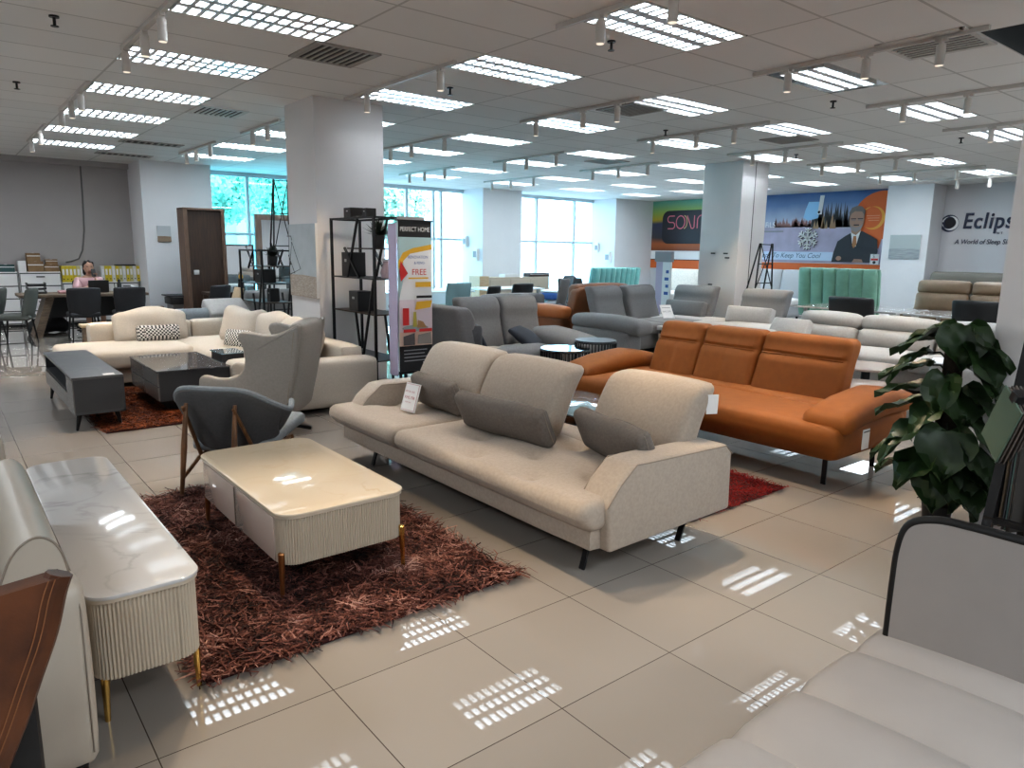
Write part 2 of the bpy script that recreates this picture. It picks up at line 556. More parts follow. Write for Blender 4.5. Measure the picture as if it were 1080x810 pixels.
MARB_DULL = marble_mat('dark_slate_top', (.075, .077, .082), (.14, .14, .14), 2.5, .3, .6, .08)
STONE_PINK = M('pinkish_stone', (.55, .44, .38), .2)
MIRROR = M('mirror', (.75, .77, .78), .02, metal=1)
GLASS_TOP = M('blue_glass_top', (.18, .26, .30), .04, coat=.6)
PAPER = M('white_card', (.78, .77, .76), .7)
PRINT_K = M('black_print', (.02, .02, .022), .7)
PRINT_R = M('red_print', (.55, .03, .03), .6)
PRINT_P = M('faded_red_print', (.45, .14, .16), .7)
PRINT_Y = M('yellow_print', (.72, .42, .04), .6)
PRINT_O = M('orange_print', (.62, .13, .02), .5)
PRINT_W = M('white_print', (.8, .8, .8), .6)
PRINT_LB = M('light_blue_print', (.55, .66, .82), .6)
PRINT_B = M('blue_print', (.06, .12, .35), .6)
PRINT_G = M('grey_print', (.28, .28, .30), .6)
PRINT_LILAC = M('lilac_print', (.50, .43, .56), .5)
PLASTIC_K = M('black_plastic', (.015, .015, .016), .4)
PLASTIC_W = M('white_plastic', (.75, .74, .72), .4)
CARDBOARD = M('cardboard', (.27, .17, .09), .85, var=.15, vscale=12)
LEAF = M('glossy_leaf', (.014, .036, .011), .40, col2=(.028, .058, .018), vscale=9)
LEAF_D = M('dark_sprig', (.012, .02, .012), .6)
COIR = M('coir_pole', (.035, .025, .016), 1.0, bump=1.0, bscale=90, var=.5, vscale=40)
SKIN = M('skin', (.48, .29, .21), .55)
HAIR = M('black_hair', (.008, .007, .007), .5)
WALL_P = M('white_paint', (.76, .755, .77), .75, var=.03, vscale=2)
WALL_PINK = M('column_paint', (.68, .655, .645), .7, var=.03, vscale=2)
WALL_G = M('grey_paint', (.40, .375, .365), .8, var=.05, vscale=1.5)
WALL_PALE = M('pale_grey_wall', (.62, .61, .63), .8)
WHITE_M = M('white_metal', (.70, .69, .66), .4)
GREIGE_M = M('warm_white_metal', (.60, .565, .53), .45)
FRAME_M = M('window_frame_grey', (.62, .70, .75), .5)

# ------------------------------------------------------------------ setting
H = 3.285
GX, GY = 1.5324, 5.918            # ceiling grid origin
SX, SY = 1.2086, .6
FLOOR = tiles_mat('polished_floor_tile', (.335, .302, .272), .10, (.075, .062, .05), .409, 2.277, .6, .6, .0019, .009, .72, .0, .35)
CEIL = tiles_mat('ceiling_tile', (.83, .81, .79), .05, (.58, .56, .54), GX, GY, SX, SY, .011, .85, .2)
b = B(); b.poly([(-4, -5, 0), (19.05, -5, 0), (19.05, 17.5, 0), (-4, 17.5, 0)]); struct(b, 'floor', FLOOR)

XCOLS = [0, 2, 4, 6, 8, 10, 12]
def troffer_cells():
    cells = []
    for ci, i in enumerate(XCOLS):
        for k in range(-1, 6):
            x0 = GX + i * SX; y1 = GY + k * 1.8
            if i == 0 and k == -1: continue
            if (i, k) in ((2, 1), (8, 1)): pass
            cells.append((ci, i, k))
    return cells
HOLES = set()
for ci, i, k in troffer_cells(): HOLES.add((i, 3 * k - 1))
HOLES.add((4, -7))                 # missing tile beside the square diffuser
b = B()
i0, i1 = -5, 15
j0, j1 = -19, 20
for i in range(i0, i1):
    j = j0
    while j < j1:
        if (i, j) in HOLES: j += 1; continue
        je = j
        while je < j1 and (i, je) not in HOLES: je += 1
        x0, x1 = GX + i * SX, GX + (i + 1) * SX
        x1 = min(x1, 19.05)
        b.poly([(x0, GY + j * SY, H), (x1, GY + j * SY, H), (x1, min(GY + je * SY, 17.5), H), (x0, min(GY + je * SY, 17.5), H)])
        j = je
struct(b, 'ceiling', CEIL)
b = B(); b.bb(-5, 19.2, -6, 17.6, H + .35, H + .4); struct(b, 'ceiling_slab', M('dark_plenum', (.05, .048, .045), .9))

# walls (room axes: x to the far banner wall, y to the window wall)
b = B(); b.bb(-4.15, 3.48, 17.35, 17.5, 0, H + .3); struct(b, 'wall_office', WALL_G)
b = B(); b.bb(-4.2, -4.0, -5, 17.5, 0, H + .3); struct(b, 'wall_left', WALL_P)
b = B(); b.bb(-4.2, 19.2, -5.2, -5.0, 0, H + .3); struct(b, 'wall_behind', WALL_P)
b = B(); b.bb(19.0, 19.2, -5, 17.5, 0, H + .3); struct(b, 'wall_right', WALL_PALE)
# columns and piers
def column(x0, x1, y0, y1, m=WALL_PINK):
    b = B(); b.bb(x0, x1, y0, y1, 0, H); return struct(b, 'column', m)
column(3.53, 4.40, 7.97, 8.80)
column(11.70, 12.53, 7.89, 8.74)
column(3.48, 4.84, 16.22, 17.5, WALL_P)
column(12.0, 13.37, 16.22, 17.5, WALL_P)
column(17.2, 19.0, 16.15, 17.5, WALL_P)
column(18.3, 19.0, 7.22, 8.26, WALL_P)
column(4.75, 5.60, .55, 1.455)
b = B(); b.bb(12.1, 12.115, 7.886, 7.89, .0, H); struct(b, 'trim_1', BLACK_M)      # joint line up the far column
b = B(); b.bb(-4, 3.48, 17.22, 17.35, 3.18, H); struct(b, 'trim_2', WALL_G)
# window wall
GLASS_L = glass_mat('tinted_blue_glass', (.50, .90, .97), .04)
GLASS_R = glass_mat('clear_blue_glass', (.78, .93, 1.0), .04)
def window(n, x0, x1, mull, glass, zs=(.45, 1.9, 3.2)):
    y = 17.2
    w = B(); w.bb(x0, x1, y - .05, y + .05, 3.19, H); w.bb(x0, x1, y - .05, y + .05, 0, zs[0])
    root = struct(w, f'window_{n}', FRAME_M)
    f = B()
    for x in mull: f.bb(x - .035, x + .035, y - .06, y + .04, zs[0], 3.19)
    for z in zs[1:2]: f.bb(x0, x1, y - .045, y + .03, z - .03, z + .03)
    struct(f, 'window_frame', FRAME_M, root)
    g = B(); g.bb(x0, x1, y + .0, y + .008, zs[0], 3.19); struct(g, 'window_pane', glass, root)
window(1, 4.84, 8.6, (5.92, 6.95, 7.9), GLASS_L)
window(2, 8.6, 12.0, (8.63, 10.15, 11.0, 11.25), GLASS_R)
window(3, 13.37, 17.2, (14.75, 16.35), GLASS_R)

# ------------------------------------------------------------------ outside (seen through the glass)
b = B(); b.poly([(-30, 17.5, -.3), (60, 17.5, -.3), (60, 70, -.3), (-30, 70, -.3)]); struct(b, 'ground', M('pale_paving', (.6, .6, .6), .9))
bld = thing('building', 'white office building with rows of windows outside the far windows', 'building', (26, 34, 0))
FAC = M('white_facade', (.62, .66, .68), .8)
b = B(); b.bb(15, 52, 32, 40, -.3, 12); part(b, 'facade_wall', FAC, bld, smooth=False)
PANE_M = M('facade_glass', (.45, .52, .55), .3)
for r in range(3):
    for q in range(10):
        x = 17 + q * 3.2; z = .6 + r * 3.4
        b = B(); b.bb(x, x + 1.6, 31.95, 32.0, z, z + 1.6); part(b, 'window_pane', PANE_M, bld, smooth=False)
b = B(); b.bb(20, 44, 29.5, 32, 3.6, 3.9); part(b, 'canopy', M('grey_canopy', (.5, .56, .6), .7), bld, smooth=False)
tow = thing('tower_block', 'tall pale tower block behind the trees outside the left window', 'building', (10.5, 45, 0))
b = B(); b.bb(8.5, 17, 44, 52, -.3, 26); part(b, 'tower_wall', FAC, tow, smooth=False)
for q in range(5):
    b = B(); b.bb(9.2 + q * 1.5, 9.9 + q * 1.5, 43.95, 44, 1, 25); part(b, 'window_strip', PANE_M, tow, smooth=False)
rb_ = B(); rb_.bb(17.6, 44, 21.0, 21.06, .0, .62); solo(rb_, 'parapet_rail', M('pale_parapet', (.62, .74, .8), .6), 'low pale parapet outside behind the clear windows', 'parapet', smooth=False)
LEAF_T = M('tree_leaf', (.36, .55, .42), .8, col2=(.22, .42, .32), vscale=1.2)
BARK = M('bark', (.12, .09, .06), .9)
def tree(x, y, h, r, label):
    t = thing('tree', label, 'tree', (x, y, -.3), group='trees outside the left window')
    b = B(); b.cyl((x, y, -.3), (x, y, h * .6), .16, .08, 8)
    for a in range(4): b.cyl((x, y, h * .4), (x + r * .6 * math.cos(a * 1.6), y + r * .5 * math.sin(a * 1.6), h * .75), .07, .03, 6)
    part(b, 'trunk', BARK, t)
    n = 4200
    rg = np.random.default_rng(int(x * 100))
    d = rg.normal(size=(n, 3)); d /= np.linalg.norm(d, axis=1)[:, None]
    rad = rg.uniform(.45, 1, n) ** .5
    bump = 1 + .22 * np.sin(d[:, 0] * 7 + x) * np.cos(d[:, 2] * 6) + .15 * np.sin(d[:, 1] * 9)
    c = d * (rad * bump)[:, None] * np.array([r, r, r * .85]) + np.array([x, y, h * .78])
    u = rg.normal(size=(n, 3)); u /= np.linalg.norm(u, axis=1)[:, None]
    w = np.cross(u, d); w /= np.linalg.norm(w, axis=1)[:, None] + 1e-9
    s = rg.uniform(.07, .14, n)[:, None]
    V = np.stack([c - u * s, c + w * s * .6, c + u * s, c - w * s * .6], 1).reshape(-1, 3)
    me = bpy.data.meshes.new('crown'); me.from_pydata(V.tolist(), [], [[4 * i, 4 * i + 1, 4 * i + 2, 4 * i + 3] for i in range(n)])
    me.transform(world_mtx(t).inverted())
    mesh_obj('crown', me, LEAF_T, t)
tree(7.4, 25.0, 4.4, 1.35, 'leafy tree outside, leftmost behind the left window')
tree(10.7, 26.6, 4.9, 1.4, 'leafy tree outside, behind the middle of the left window')
tree(14.4, 25.4, 4.2, 1.3, 'leafy tree outside, rightmost behind the left window')

# ------------------------------------------------------------------ ceiling fittings
def troffer_emit():
    m, nt, out = new_mat('lamp_panel_light')
    e = N(nt, 'ShaderNodeEmission'); e.inputs[0].default_value = (.80, .91, 1.0, 1)
    tc = N(nt, 'ShaderNodeTexCoord')
    l, _ = grid_mask(nt, tc.outputs['Object'], 1, -.19, .19, .022)
    ma = N(nt, 'ShaderNodeMath', operation='MULTIPLY_ADD'); ma.inputs[1].default_value = TUBE - BACKL; ma.inputs[2].default_value = BACKL
    nt.links.new(l, ma.inputs[0]); nt.links.new(ma.outputs[0], e.inputs[1]); nt.links.new(e.outputs[0], out.inputs[0])
    return m
TUBE, BACKL = 88.0, 8.0
LAMP = troffer_emit()
LOUVRE = M('louvre_aluminium', (.86, .88, .90), .35, metal=.2)
ORD = ['first', 'second', 'third', 'fourth', 'fifth', 'sixth', 'seventh', 'eighth', 'ninth', 'tenth', 'eleventh', 'twelfth']
def make_troffer():
    t = thing('ceiling_light', '', 'ceiling light')
    L, W = SX / 2 - .012, .288
    b = B().loc()
    for s in (-1, 1):
        b.bb(-L, L, s * W - .012 * s, s * W, -.004, .125); b.bb(s * L - .012 * s, s * L, -W, W, -.004, .125)
    part(b, 'frame', WHITE_M, t, smooth=False)
    b = B().loc()
    n = 12
    for k in range(1, n):
        x = -L + 2 * L * k / n
        b.prism([(x - .017, .0), (x + .017, .0), (x, .070)], 'y', -W, W)
    for y in (-.095, .095):
        b.prism([(y - .040, .0), (y + .040, .0), (y, .085)], 'x', -L, L)
    part(b, 'louvre', LOUVRE, t, smooth=False)
    b = B().loc(); b.poly([(-L, -W, .115), (L, -W, .115), (L, W, .115), (-L, W, .115)])
    part(b, 'lamp_panel', LAMP, t, smooth=False)
    return t
proto = None
for ci, i, k in troffer_cells():
    t = make_troffer() if proto is None else copy_tree(proto)
    if proto is None: proto = t
    x = GX + (i + .5) * SX; y = GY + k * 1.8 - .3
    dx = 0
    if (i, k) == (4, -1): t.scale = (.86, .76, 1)
    t.location = (x, y, H)
    kk = k if i == 0 else k + 1
    t['label'] = f'recessed louvred ceiling light, {ORD[kk]} from the near end of the {ORD[ci]} row from the left'
    t['group'] = 'louvred ceiling lights'

# square air diffusers
VENT = M('vent_metal', (.36, .33, .30), .5)
VENT_W = M('vent_metal_white', (.62, .60, .57), .5)
def vent(x, y, label, m=VENT, w=.56, d=.56):
    t = thing('ceiling_vent', label, 'air vent', (x, y, H - .012), group='air vents in the ceiling')
    b = B(); b.bb(x - w / 2, x + w / 2, y - d / 2, y + d / 2, H - .006, H - .001); part(b, 'backing', M('vent_dark', (.05, .045, .04), .8), t, smooth=False)
    b = B()
    for s in (-1, 1):
        b.bb(x - w / 2 - .02, x + w / 2 + .02, y + s * d / 2 - .02, y + s * d / 2 + .02, H - .014, H)
        b.bb(x + s * w / 2 - .02, x + s * w / 2 + .02, y - d / 2, y + d / 2, H - .014, H)
    part(b, 'frame', m, t, smooth=False)
    b = B()
    for q in range(9):
        xx = x - w / 2 + w * (q + .5) / 9
        b.bar((xx, y - d / 2, H - .012), (xx, y + d / 2, H - .012), .025, .008)
    part(b, 'slats', m, t, smooth=False).name = 'slat_grille'
    return t
vent(2.97, 6.22, 'square brown air vent in the ceiling in front of the near column')
vent(3.04, 9.75, 'square air vent in the ceiling left of the near column', VENT_W)
vent(3.10, 13.45, 'narrow air vent high over the office corner', VENT, .9, .3)
vent(3.08, 15.5, 'dark slot vent in the ceiling just above the white office pier', VENT, .9, .3)
vent(6.44, 2.66, 'large square air vent with white slats at upper right, beside the missing ceiling tile', VENT_W, .62, .62)
vent(10.07, 6.05, 'dark square air vent in the ceiling in front of the far column', VENT)
vent(6.69, 6.09, 'square air vent in the ceiling at upper centre, beside the middle spotlight track', VENT)
vent(10.1, 9.76, 'small far air vent in the ceiling towards the printed wall posters', VENT)

# sprinkler heads
def sprinkler(x, y, label):
    b = B(); b.cyl((x, y, H), (x, y, H - .012), .035, .035, 10).cyl((x, y, H - .012), (x, y, H - .07), .011, .011, 8).cyl((x, y, H - .07), (x, y, H - .076), .028, .028, 8)
    solo(b, 'ceiling_sprinkler', BLACK_M, label, 'sprinkler', 'fire sprinklers', loc=(x, y, H - .04))
for (x, y), l in zip(((.92, 6.63), (.92, 9.5), (4.47, 4.32), (4.45, 6.61), (7.95, 4.28), (11.64, 4.31), (11.63, 6.83), (8.14, 6.77)),
    ('fire sprinkler at the upper left, nearest of the two left of the long track', 'fire sprinkler at the left, farther of the two left of the long track',
     'fire sprinkler beside the spotlight nearest the top middle', 'fire sprinkler between the second row lights right of the near column',
     'fire sprinkler below the light beside the dark ceiling gap', 'fire sprinkler at the far right near the big right column',
     'fire sprinkler in the ceiling just in front of the far column', 'fire sprinkler in the ceiling left of the far column')):
    sprinkler(x, y, l)

# spotlight tracks and heads
TRACKS = [
 ('long left', 1.485, 5.3, 7.2, [5.9, 6.43, 7.11]), ('middle left', 1.485, 8.9, 10.95, [9.41, 10.07, 10.84]), ('far left', 1.485, 12.4, 14.6, [13.03, 14.15]),
 ('top middle', 3.86, 2.9, 4.3, [3.2, 3.84]), ('near column', 3.86, 5.65, 7.85, [5.89, 7.33]), ('left of near column', 3.82, 9.7, 11.2, [10.15, 10.73]), ('beside the left window', 3.8, 12.4, 14.5, [12.67, 13.47, 14.06]),
 ('upper right', 6.21, 2.2, 4.15, [2.52, 3.09, 3.79]), ('centre', 6.22, 5.55, 7.6, [5.88, 6.43, 7.28]), ('behind near column', 6.2, 9.2, 11.25, [9.36, 10.31, 10.98]),
 ('far right', 8.45, 2.5, 4.15, [3.11, 3.74]), ('right of centre', 8.5, 5.4, 7.6, [5.91, 6.52, 7.3]), ('beyond centre', 8.6, 9.3, 11.3, [9.52, 10.32, 10.95]), ('by the clear window', 8.52, 12.5, 14.7, [12.86, 13.64, 14.26]),
 ('in front of the far column', 10.78, 5.6, 7.6, [5.87, 6.52, 7.11]), ('left of the far column', 10.8, 9.1, 11.2, [9.37, 10.12, 10.83]), ('by the second window', 10.9, 12.5, 14.7, [12.81, 13.65, 14.37]), ('beside the big right column', 10.7, 3.0, 4.2, [3.62]),
 ('right of the far column', 13.0, 5.2, 7.4, [5.79, 6.43, 7.1]), ('before the snowy poster', 15.3, 5.2, 7.3, [5.67, 6.43, 7.09]), ('before the right wall', 17.37, 5.2, 7.2, [5.79, 6.4]),
]
head0 = None
for nm, x, y0, y1, hs in TRACKS:
    b = B(); b.bb(x - .017, x + .017, y0, y1, H - .036, H - .002)
    solo(b, 'spotlight_track', GREIGE_M, f'thin ceiling track for spotlights, {nm}' if nm[:2] not in ('by', 'be', 'in', 'le', 'ri') else f'thin ceiling track for spotlights {nm}', 'track', 'spotlight tracks', smooth=False, loc=(x, (y0 + y1) / 2, H))
    for q, y in enumerate(hs):
        if head0 is None:
            h = thing('spotlight', '', 'spotlight')
            b = B().loc(); b.bar((0, 0, -.036), (0, 0, -.085), .02, .05); b.bb(-.016, .016, -.045, .045, -.055, -.036); part(b, 'bracket', GREIGE_M, h, smooth=False)
            b = B().loc(); b.cyl((0, 0, -.075), (0, 0, -.225), .034, .034, 16); part(b, 'lamp_housing', GREIGE_M, h)
            b = B().loc(); b.cyl((0, 0, -.2255), (0, 0, -.2275), .028, .028, 16); part(b, 'lens', emit_mat('spot_lens', (1.0, .86, .7), .9), h)
            head0 = h
        else: h = copy_tree(head0)
        h.location = (x, y, H)
        pos = ('nearest', 'middle', 'farthest') if len(hs) == 3 else (('nearer', 'farther') if len(hs) == 2 else ('only',))
        h['label'] = f'cylinder spotlight, {pos[q]} on the {nm} track' if nm[:2] not in ('by', 'be', 'in', 'le', 'ri') or nm == 'beyond centre' else f'cylinder spotlight, {pos[q]} on the track {nm}'
        h['group'] = 'cylinder track spotlights'

# ------------------------------------------------------------------ shag rugs
def rug(x0, x1, y0, y1, name, label, base, pile, n, ln, w, group=None, wild=1.0):
    cx, cy = (x0 + x1) / 2, (y0 + y1) / 2
    t = thing(name, label, 'rug', (cx, cy, 0))
    b = B(); b.bb(x0 + .03, x1 - .03, y0 + .03, y1 - .03, .001, .014, .004); part(b, 'backing', base, t)
    rg = np.random.default_rng(n)
    px = rg.uniform(x0 + .02, x1 - .02, n); py = rg.uniform(y0 + .02, y1 - .02, n)
    a = rg.uniform(0, 2 * PI, n)
    cl = np.sin(px * 9 + 1.7 * np.sin(py * 5)) * 1.2 + np.sin(py * 8) * 1.1
    a = a * .75 + cl
    L = ln * rg.uniform(.6, 1.25, n)
    dx, dy = np.cos(a), np.sin(a)
    segs = 3
    pts = []
    for s in range(segs + 1):
        f = s / segs
        hor = L * (f ** 1.25) * .85 * wild
        z = .012 + L * (.50 * f - .26 * f * f) * (1.0 if wild <= 1 else .9) + rg.uniform(-.002, .002, n) * s
        jit = rg.normal(0, ln * .08 * s, (2, n))
        pts.append(np.stack([px + dx * hor + jit[0], py + dy * hor + jit[1], np.maximum(z, .004)], 1))
    side = np.stack([-dy, dx, rg.uniform(-.6, .6, n)], 1)
    V = np.zeros((n, (segs + 1) * 2, 3))
    for s in range(segs + 1):
        ww = w * (1 - .45 * s / segs)
        V[:, 2 * s] = pts[s] - side * ww; V[:, 2 * s + 1] = pts[s] + side * ww
    k = (segs + 1) * 2
    base_i = (np.arange(n) * k)[:, None]
    F = np.concatenate([base_i + np.array([[2 * s, 2 * s + 1, 2 * s + 3, 2 * s + 2]]) for s in range(segs)], 1).reshape(-1, 4)
    me = bpy.data.meshes.new('pile')
    Vf = V.reshape(-1, 3)
    Vf[:, 2] = np.maximum(Vf[:, 2], .003)
    me.vertices.add(len(Vf)); me.vertices.foreach_set('co', Vf.astype(np.float32).ravel())
    me.loops.add(F.size); me.loops.foreach_set('vertex_index', F.astype(np.int32).ravel())
    me.polygons.add(len(F)); me.polygons.foreach_set('loop_start', np.arange(0, F.size, 4, dtype=np.int32)); me.polygons.foreach_set('loop_total', np.full(len(F), 4, dtype=np.int32))
    me.update(); me.validate()
    me.transform(Matrix.Translation((-cx, -cy, 0)))
    o = mesh_obj('pile', me, pile, t); o['kind'] = 'stuff'
    return t
MAROON = pile_mat('maroon_pile', [(.008, .005, .005), (.028, .011, .010), (.12, .042, .032), (.26, .115, .090), (.50, .31, .26)])
RUST_P = pile_mat('rust_pile', [(.012, .003, .002), (.06, .014, .005), (.2, .05, .012), (.33, .10, .03)])
RED_P = pile_mat('red_pile', [(.03, .001, .002), (.13, .004, .005), (.22, .010, .010), (.30, .025, .02)])
BASE_D = M('rug_backing', (.05, .012, .01), .95)
rug(.62, 2.18, 2.56, 4.90, 'shag_rug', 'deep maroon shag rug under the cream fluted coffee table', BASE_D, MAROON, 21000, .092, .0042)
rug(1.02, 2.32, 6.86, 9.0, 'shag_rug', 'rust and black shag rug under the charcoal tables at left', BASE_D, RUST_P, 12000, .07, .004)
rug(3.42, 4.54, 2.50, 5.4, 'shag_rug', 'blood red shag rug between the beige sofa and the orange sofa', BASE_D, RED_P, 16000, .055, .0035)

# ------------------------------------------------------------------ beige sofa
t = thing('sofa', 'long beige fabric sofa with sloping arms and tufted seat, in the centre', 'sofa', (2.9, 3.65, 0))
def seat_tuft(cx, cy, lst):
    def fn(x, y, z, u, v, w):
        if w > .2:
            for (tx, ty) in lst:
                d2 = (x - tx) ** 2 + (y - ty) ** 2
                z -= .034 * math.exp(-d2 / .0028) + .026 * math.exp(-d2 / .022)
        if u < -.2 and w < 0: x += .06 * (-w) * (-u)       # undercut front
        return (x, y, z)
    return fn
b = B(); b.rbb(2.36, 3.40, 2.30, 5.0, .165, .31, .03, 4); part(b, 'base', FAB_BEIGE, t)
tl = [(-.05, -.62), (-.05, -.1), (-.05, .42), (.28, -.62), (.28, -.1), (.28, .42), (-.3, -.36), (-.3, .16)]
b = B(); b.rbb(2.27, 3.16, 2.27, 4.075, .275, .44, .06, 44, (0, 0, .012), seat_tuft(0, 0, tl)); part(b, 'seat', FAB_BEIGE, t)
b = B(); b.rbb(2.27, 3.16, 4.085, 5.07, .275, .44, .06, 32, (0, 0, .012), seat_tuft(0, 0, [(-.02, -.1), (-.02, .25), (.28, -.1), (.28, .25)])); part(b, 'seat', FAB_BEIGE, t)
def lean_back(x0, y0, y1, ztop, nm='back_cushion'):
    def fn(x, y, z, u, v, w):
        x += .20 * (w + 1) / 2 + .05 * max(0, w) ** 2
        x += .03 * (1 - v * v)
        return (x, y, z)
    b = B(); b.rb((x0, (y0 + y1) / 2, (.40 + ztop) / 2), (.20, y1 - y0, ztop - .40), .062, 14, (.025, 0, .008), None, fn)
    return part(b, nm, FAB_BEIGE, t)
lean_back(2.99, 4.10, 4.93, .875); lean_back(2.99, 3.30, 4.09, .875); lean_back(3.17, 2.41, 3.12, .875)
b = B(); b.rbb(3.16, 3.44, 3.14, 4.8, .25, .42, .05, 5); part(b, 'back_rail', FAB_BEIGE, t)
prof = [(2.44, .165), (2.42, .40), (2.49, .50), (2.60, .585), (2.70, .592), (3.36, .575), (3.42, .52), (3.43, .18)]
for y0, y1 in ((2.245, 2.45), (4.83, 5.02)):
    b = B(); b.prism(prof, 'y', y0, y1, .022, 3); a = part(b, 'arm', FAB_BEIGE, t)
    for yy in (y0 + .003, y1 - .003):
        s = B(); s.tube([(x, yy, z) for x, z in [(p[0] + (.02 if i in (1, 2) else 0), p[1] - (.012 if i in (3, 4, 5) else 0)) for i, p in enumerate(prof[1:7])]], .0035, 6); part(s, 'seam', SEAM, a)
for yy in (2.46, 4.72):
    b = B(); b.bar((2.52, yy, .17), (2.47, yy, .0), .032, .014); b.bar((2.50, yy, .163), (2.68, yy, .163), .03, .012); part(b, 'leg', BLACK_M, t)
    b = B(); b.bar((3.28, yy - .04, .17), (3.17, yy - .06, .0), .032, .014); b.bar((3.06, yy, .163), (3.30, yy, .163), .03, .012); part(b, 'leg', BLACK_M, t)
b = B(); b.rb((3.42, 2.40, .765), (.07, .004, .115), .001, 2, 0, (.05, 0, -.45)); tg = part(b, 'price_tag', PAPER, t)

def pillow(label, c, rot, size, mat, name='lumbar_pillow', puff=.03, group=None, n=9, r=.035, cat='pillow'):
    b = B().loc(); b.rb((0, 0, 0), size, r, n, (0, puff, 0) if size[1] < size[0] else (puff, 0, 0))
    o = solo(b, name, mat, label, cat, group)
    o.location = c; o.rotation_euler = rot
    return o
def bolster(label, c, L, hgt, thick, yaw, lean, mat, group):
    """long pillow: length along its x, thickness y, height z"""
    b = B().loc(); b.rb((0, 0, 0), (L, .105, hgt * 1.05), .042, 14, (.0, .036, .006), None, lambda x, y, z, u, v, w: (x * (1 - .02 * (1 - w * w)), y, z * (1 - .05 * (1 - u * u)) + .006 * math.sin(u * 5)))
    o = solo(b, 'bolster_pillow', mat, label, 'pillow', group)
    s = B().loc(); s.tube([(L / 2 - .004, 0, -hgt * .44), (L / 2 - .006, 0, 0), (L / 2 - .004, 0, hgt * .44)], .003, 6); part(s, 'seam', SEAM, o)
    o.location = c
    o.rotation_euler = Euler((lean, 0, yaw))
    return o
# yaw +90deg puts the length along y; leaning back towards +x
bolster('taupe bolster pillow at the left end of the beige sofa, behind the price card', (2.83, 4.37, .575), .56, .25, .13, -PI / 2 - .04, .42, FAB_TAUPE, 'taupe bolsters on the beige sofa')
bolster('taupe bolster pillow in the middle of the beige sofa', (2.76, 3.50, .565), .80, .25, .14, -PI / 2 + .10, .46, FAB_TAUPE, 'taupe bolsters on the beige sofa')
bolster('taupe bolster pillow at the right end of the beige sofa', (2.95, 2.71, .565), .68, .25, .14, -PI / 2 - .22, .42, FAB_TAUPE, 'taupe bolsters on the beige sofa')

def card(label, c, w, h, right, up, lines, cat='price card', name='price_card'):
    """upright card with printed lines: list of (v, height, u0, u1, material)"""
    r, u = Vector(right).normalized(), Vector(up).normalized(); n = r.cross(u)
    m = Matrix((r, n, u)).transposed()
    b = B(); b.box(c, (w, .006, h), 0, m.to_4x4())
    o = solo(b, name, PAPER, label, cat, smooth=False, loc=c)
    a = Art(o, Vector(c) - r * w / 2 - u * h / 2 + n * .0035, r, u)
    return o, a
# card normal must face the viewer (-x)
o, a = card('white price card standing on the left seat of the beige sofa', (2.66, 4.47, .545), .165, .21, (.12, -1, 0), (.30, 0, 1), None)
a.rect('border', PRINT_P, .008, .008, .157, .202); a.rect('card_face', PAPER, .0105, .0105, .1545, .1995)
a.text('SPECIAL SALE', .018, PRINT_P, .018, .140); a.text('RM5,798', .032, PRINT_P, .024, .090); a.text('NOW SALE', .014, PRINT_P, .04, .062)

# ------------------------------------------------------------------ cream fluted coffee table
def gold_leg(x, y, z1, dx, dy, mat=GOLD):
    b = B(); b.cyl((x + dx * .010, y + dy * .010, .0), (x, y, z1), .009, .016, 14); b.cyl((x, y, z1), (x, y, z1 + .006), .016, .013, 14)
    return b
t = thing('coffee_table', 'cream coffee table with fluted ends, marble top and brass legs on the maroon rug', 'coffee table', (1.43, 3.62, 0))
x0, x1, y0, y1 = 1.10, 1.76, 2.985, 4.27
body = fluted(rrect(x0 + .012, x1 - .012, y0 + .012, y1 - .012, .085, 10), .0125, .0055, 6, lambda x, y: y < y0 + .10 or y > y1 - .10 or x > x1 - .02)
b = B(); b.prism(body, 'z', .185, .418); part(b, 'body', CREAM_L, t)
b = B(); b.prism(rrect(x0, x1, y0, y1, .095, 12), 'z', .418, .432, .004, 2); part(b, 'tabletop', MARB_CREAM, t)
b = B(); b.prism(rrect(x0 + .004, x1 - .004, y0 + .004, y1 - .004, .092, 12), 'z', .408, .418); part(b, 'top_rim', CREAM_L, t)
for ya, yb in ((y0 + .105, (y0 + y1) / 2 - .006), ((y0 + y1) / 2 + .006, y1 - .105)):
    b = B(); b.bb(x0 + .004, x0 + .014, ya, yb, .19, .400, .002); part(b, 'drawer', CREAM_GLOSS, t, 'glossy flat drawer front')
b = B(); b.bb(x0 + .002, x0 + .010, (y0 + y1) / 2 - .005, (y0 + y1) / 2 + .005, .19, .40); part(b, 'divider', M('drawer_gap', (.12, .09, .07), .6), t, smooth=False)
for lx, ly, dx, dy in ((x0 + .02, y0 + .06, -.5, -.5), (x1 - .03, y0 + .03, .5, -.5), (x0 + .03, y1 - .06, -.5, .5), (x1 - .03, y1 - .06, .5, .5)):
    part(gold_leg(lx, ly, .235 if ly < y0 + .1 else .19, dx, dy, GOLD), 'leg', COPPER if ly > y0 + .05 or lx < 1.3 else GOLD, t)

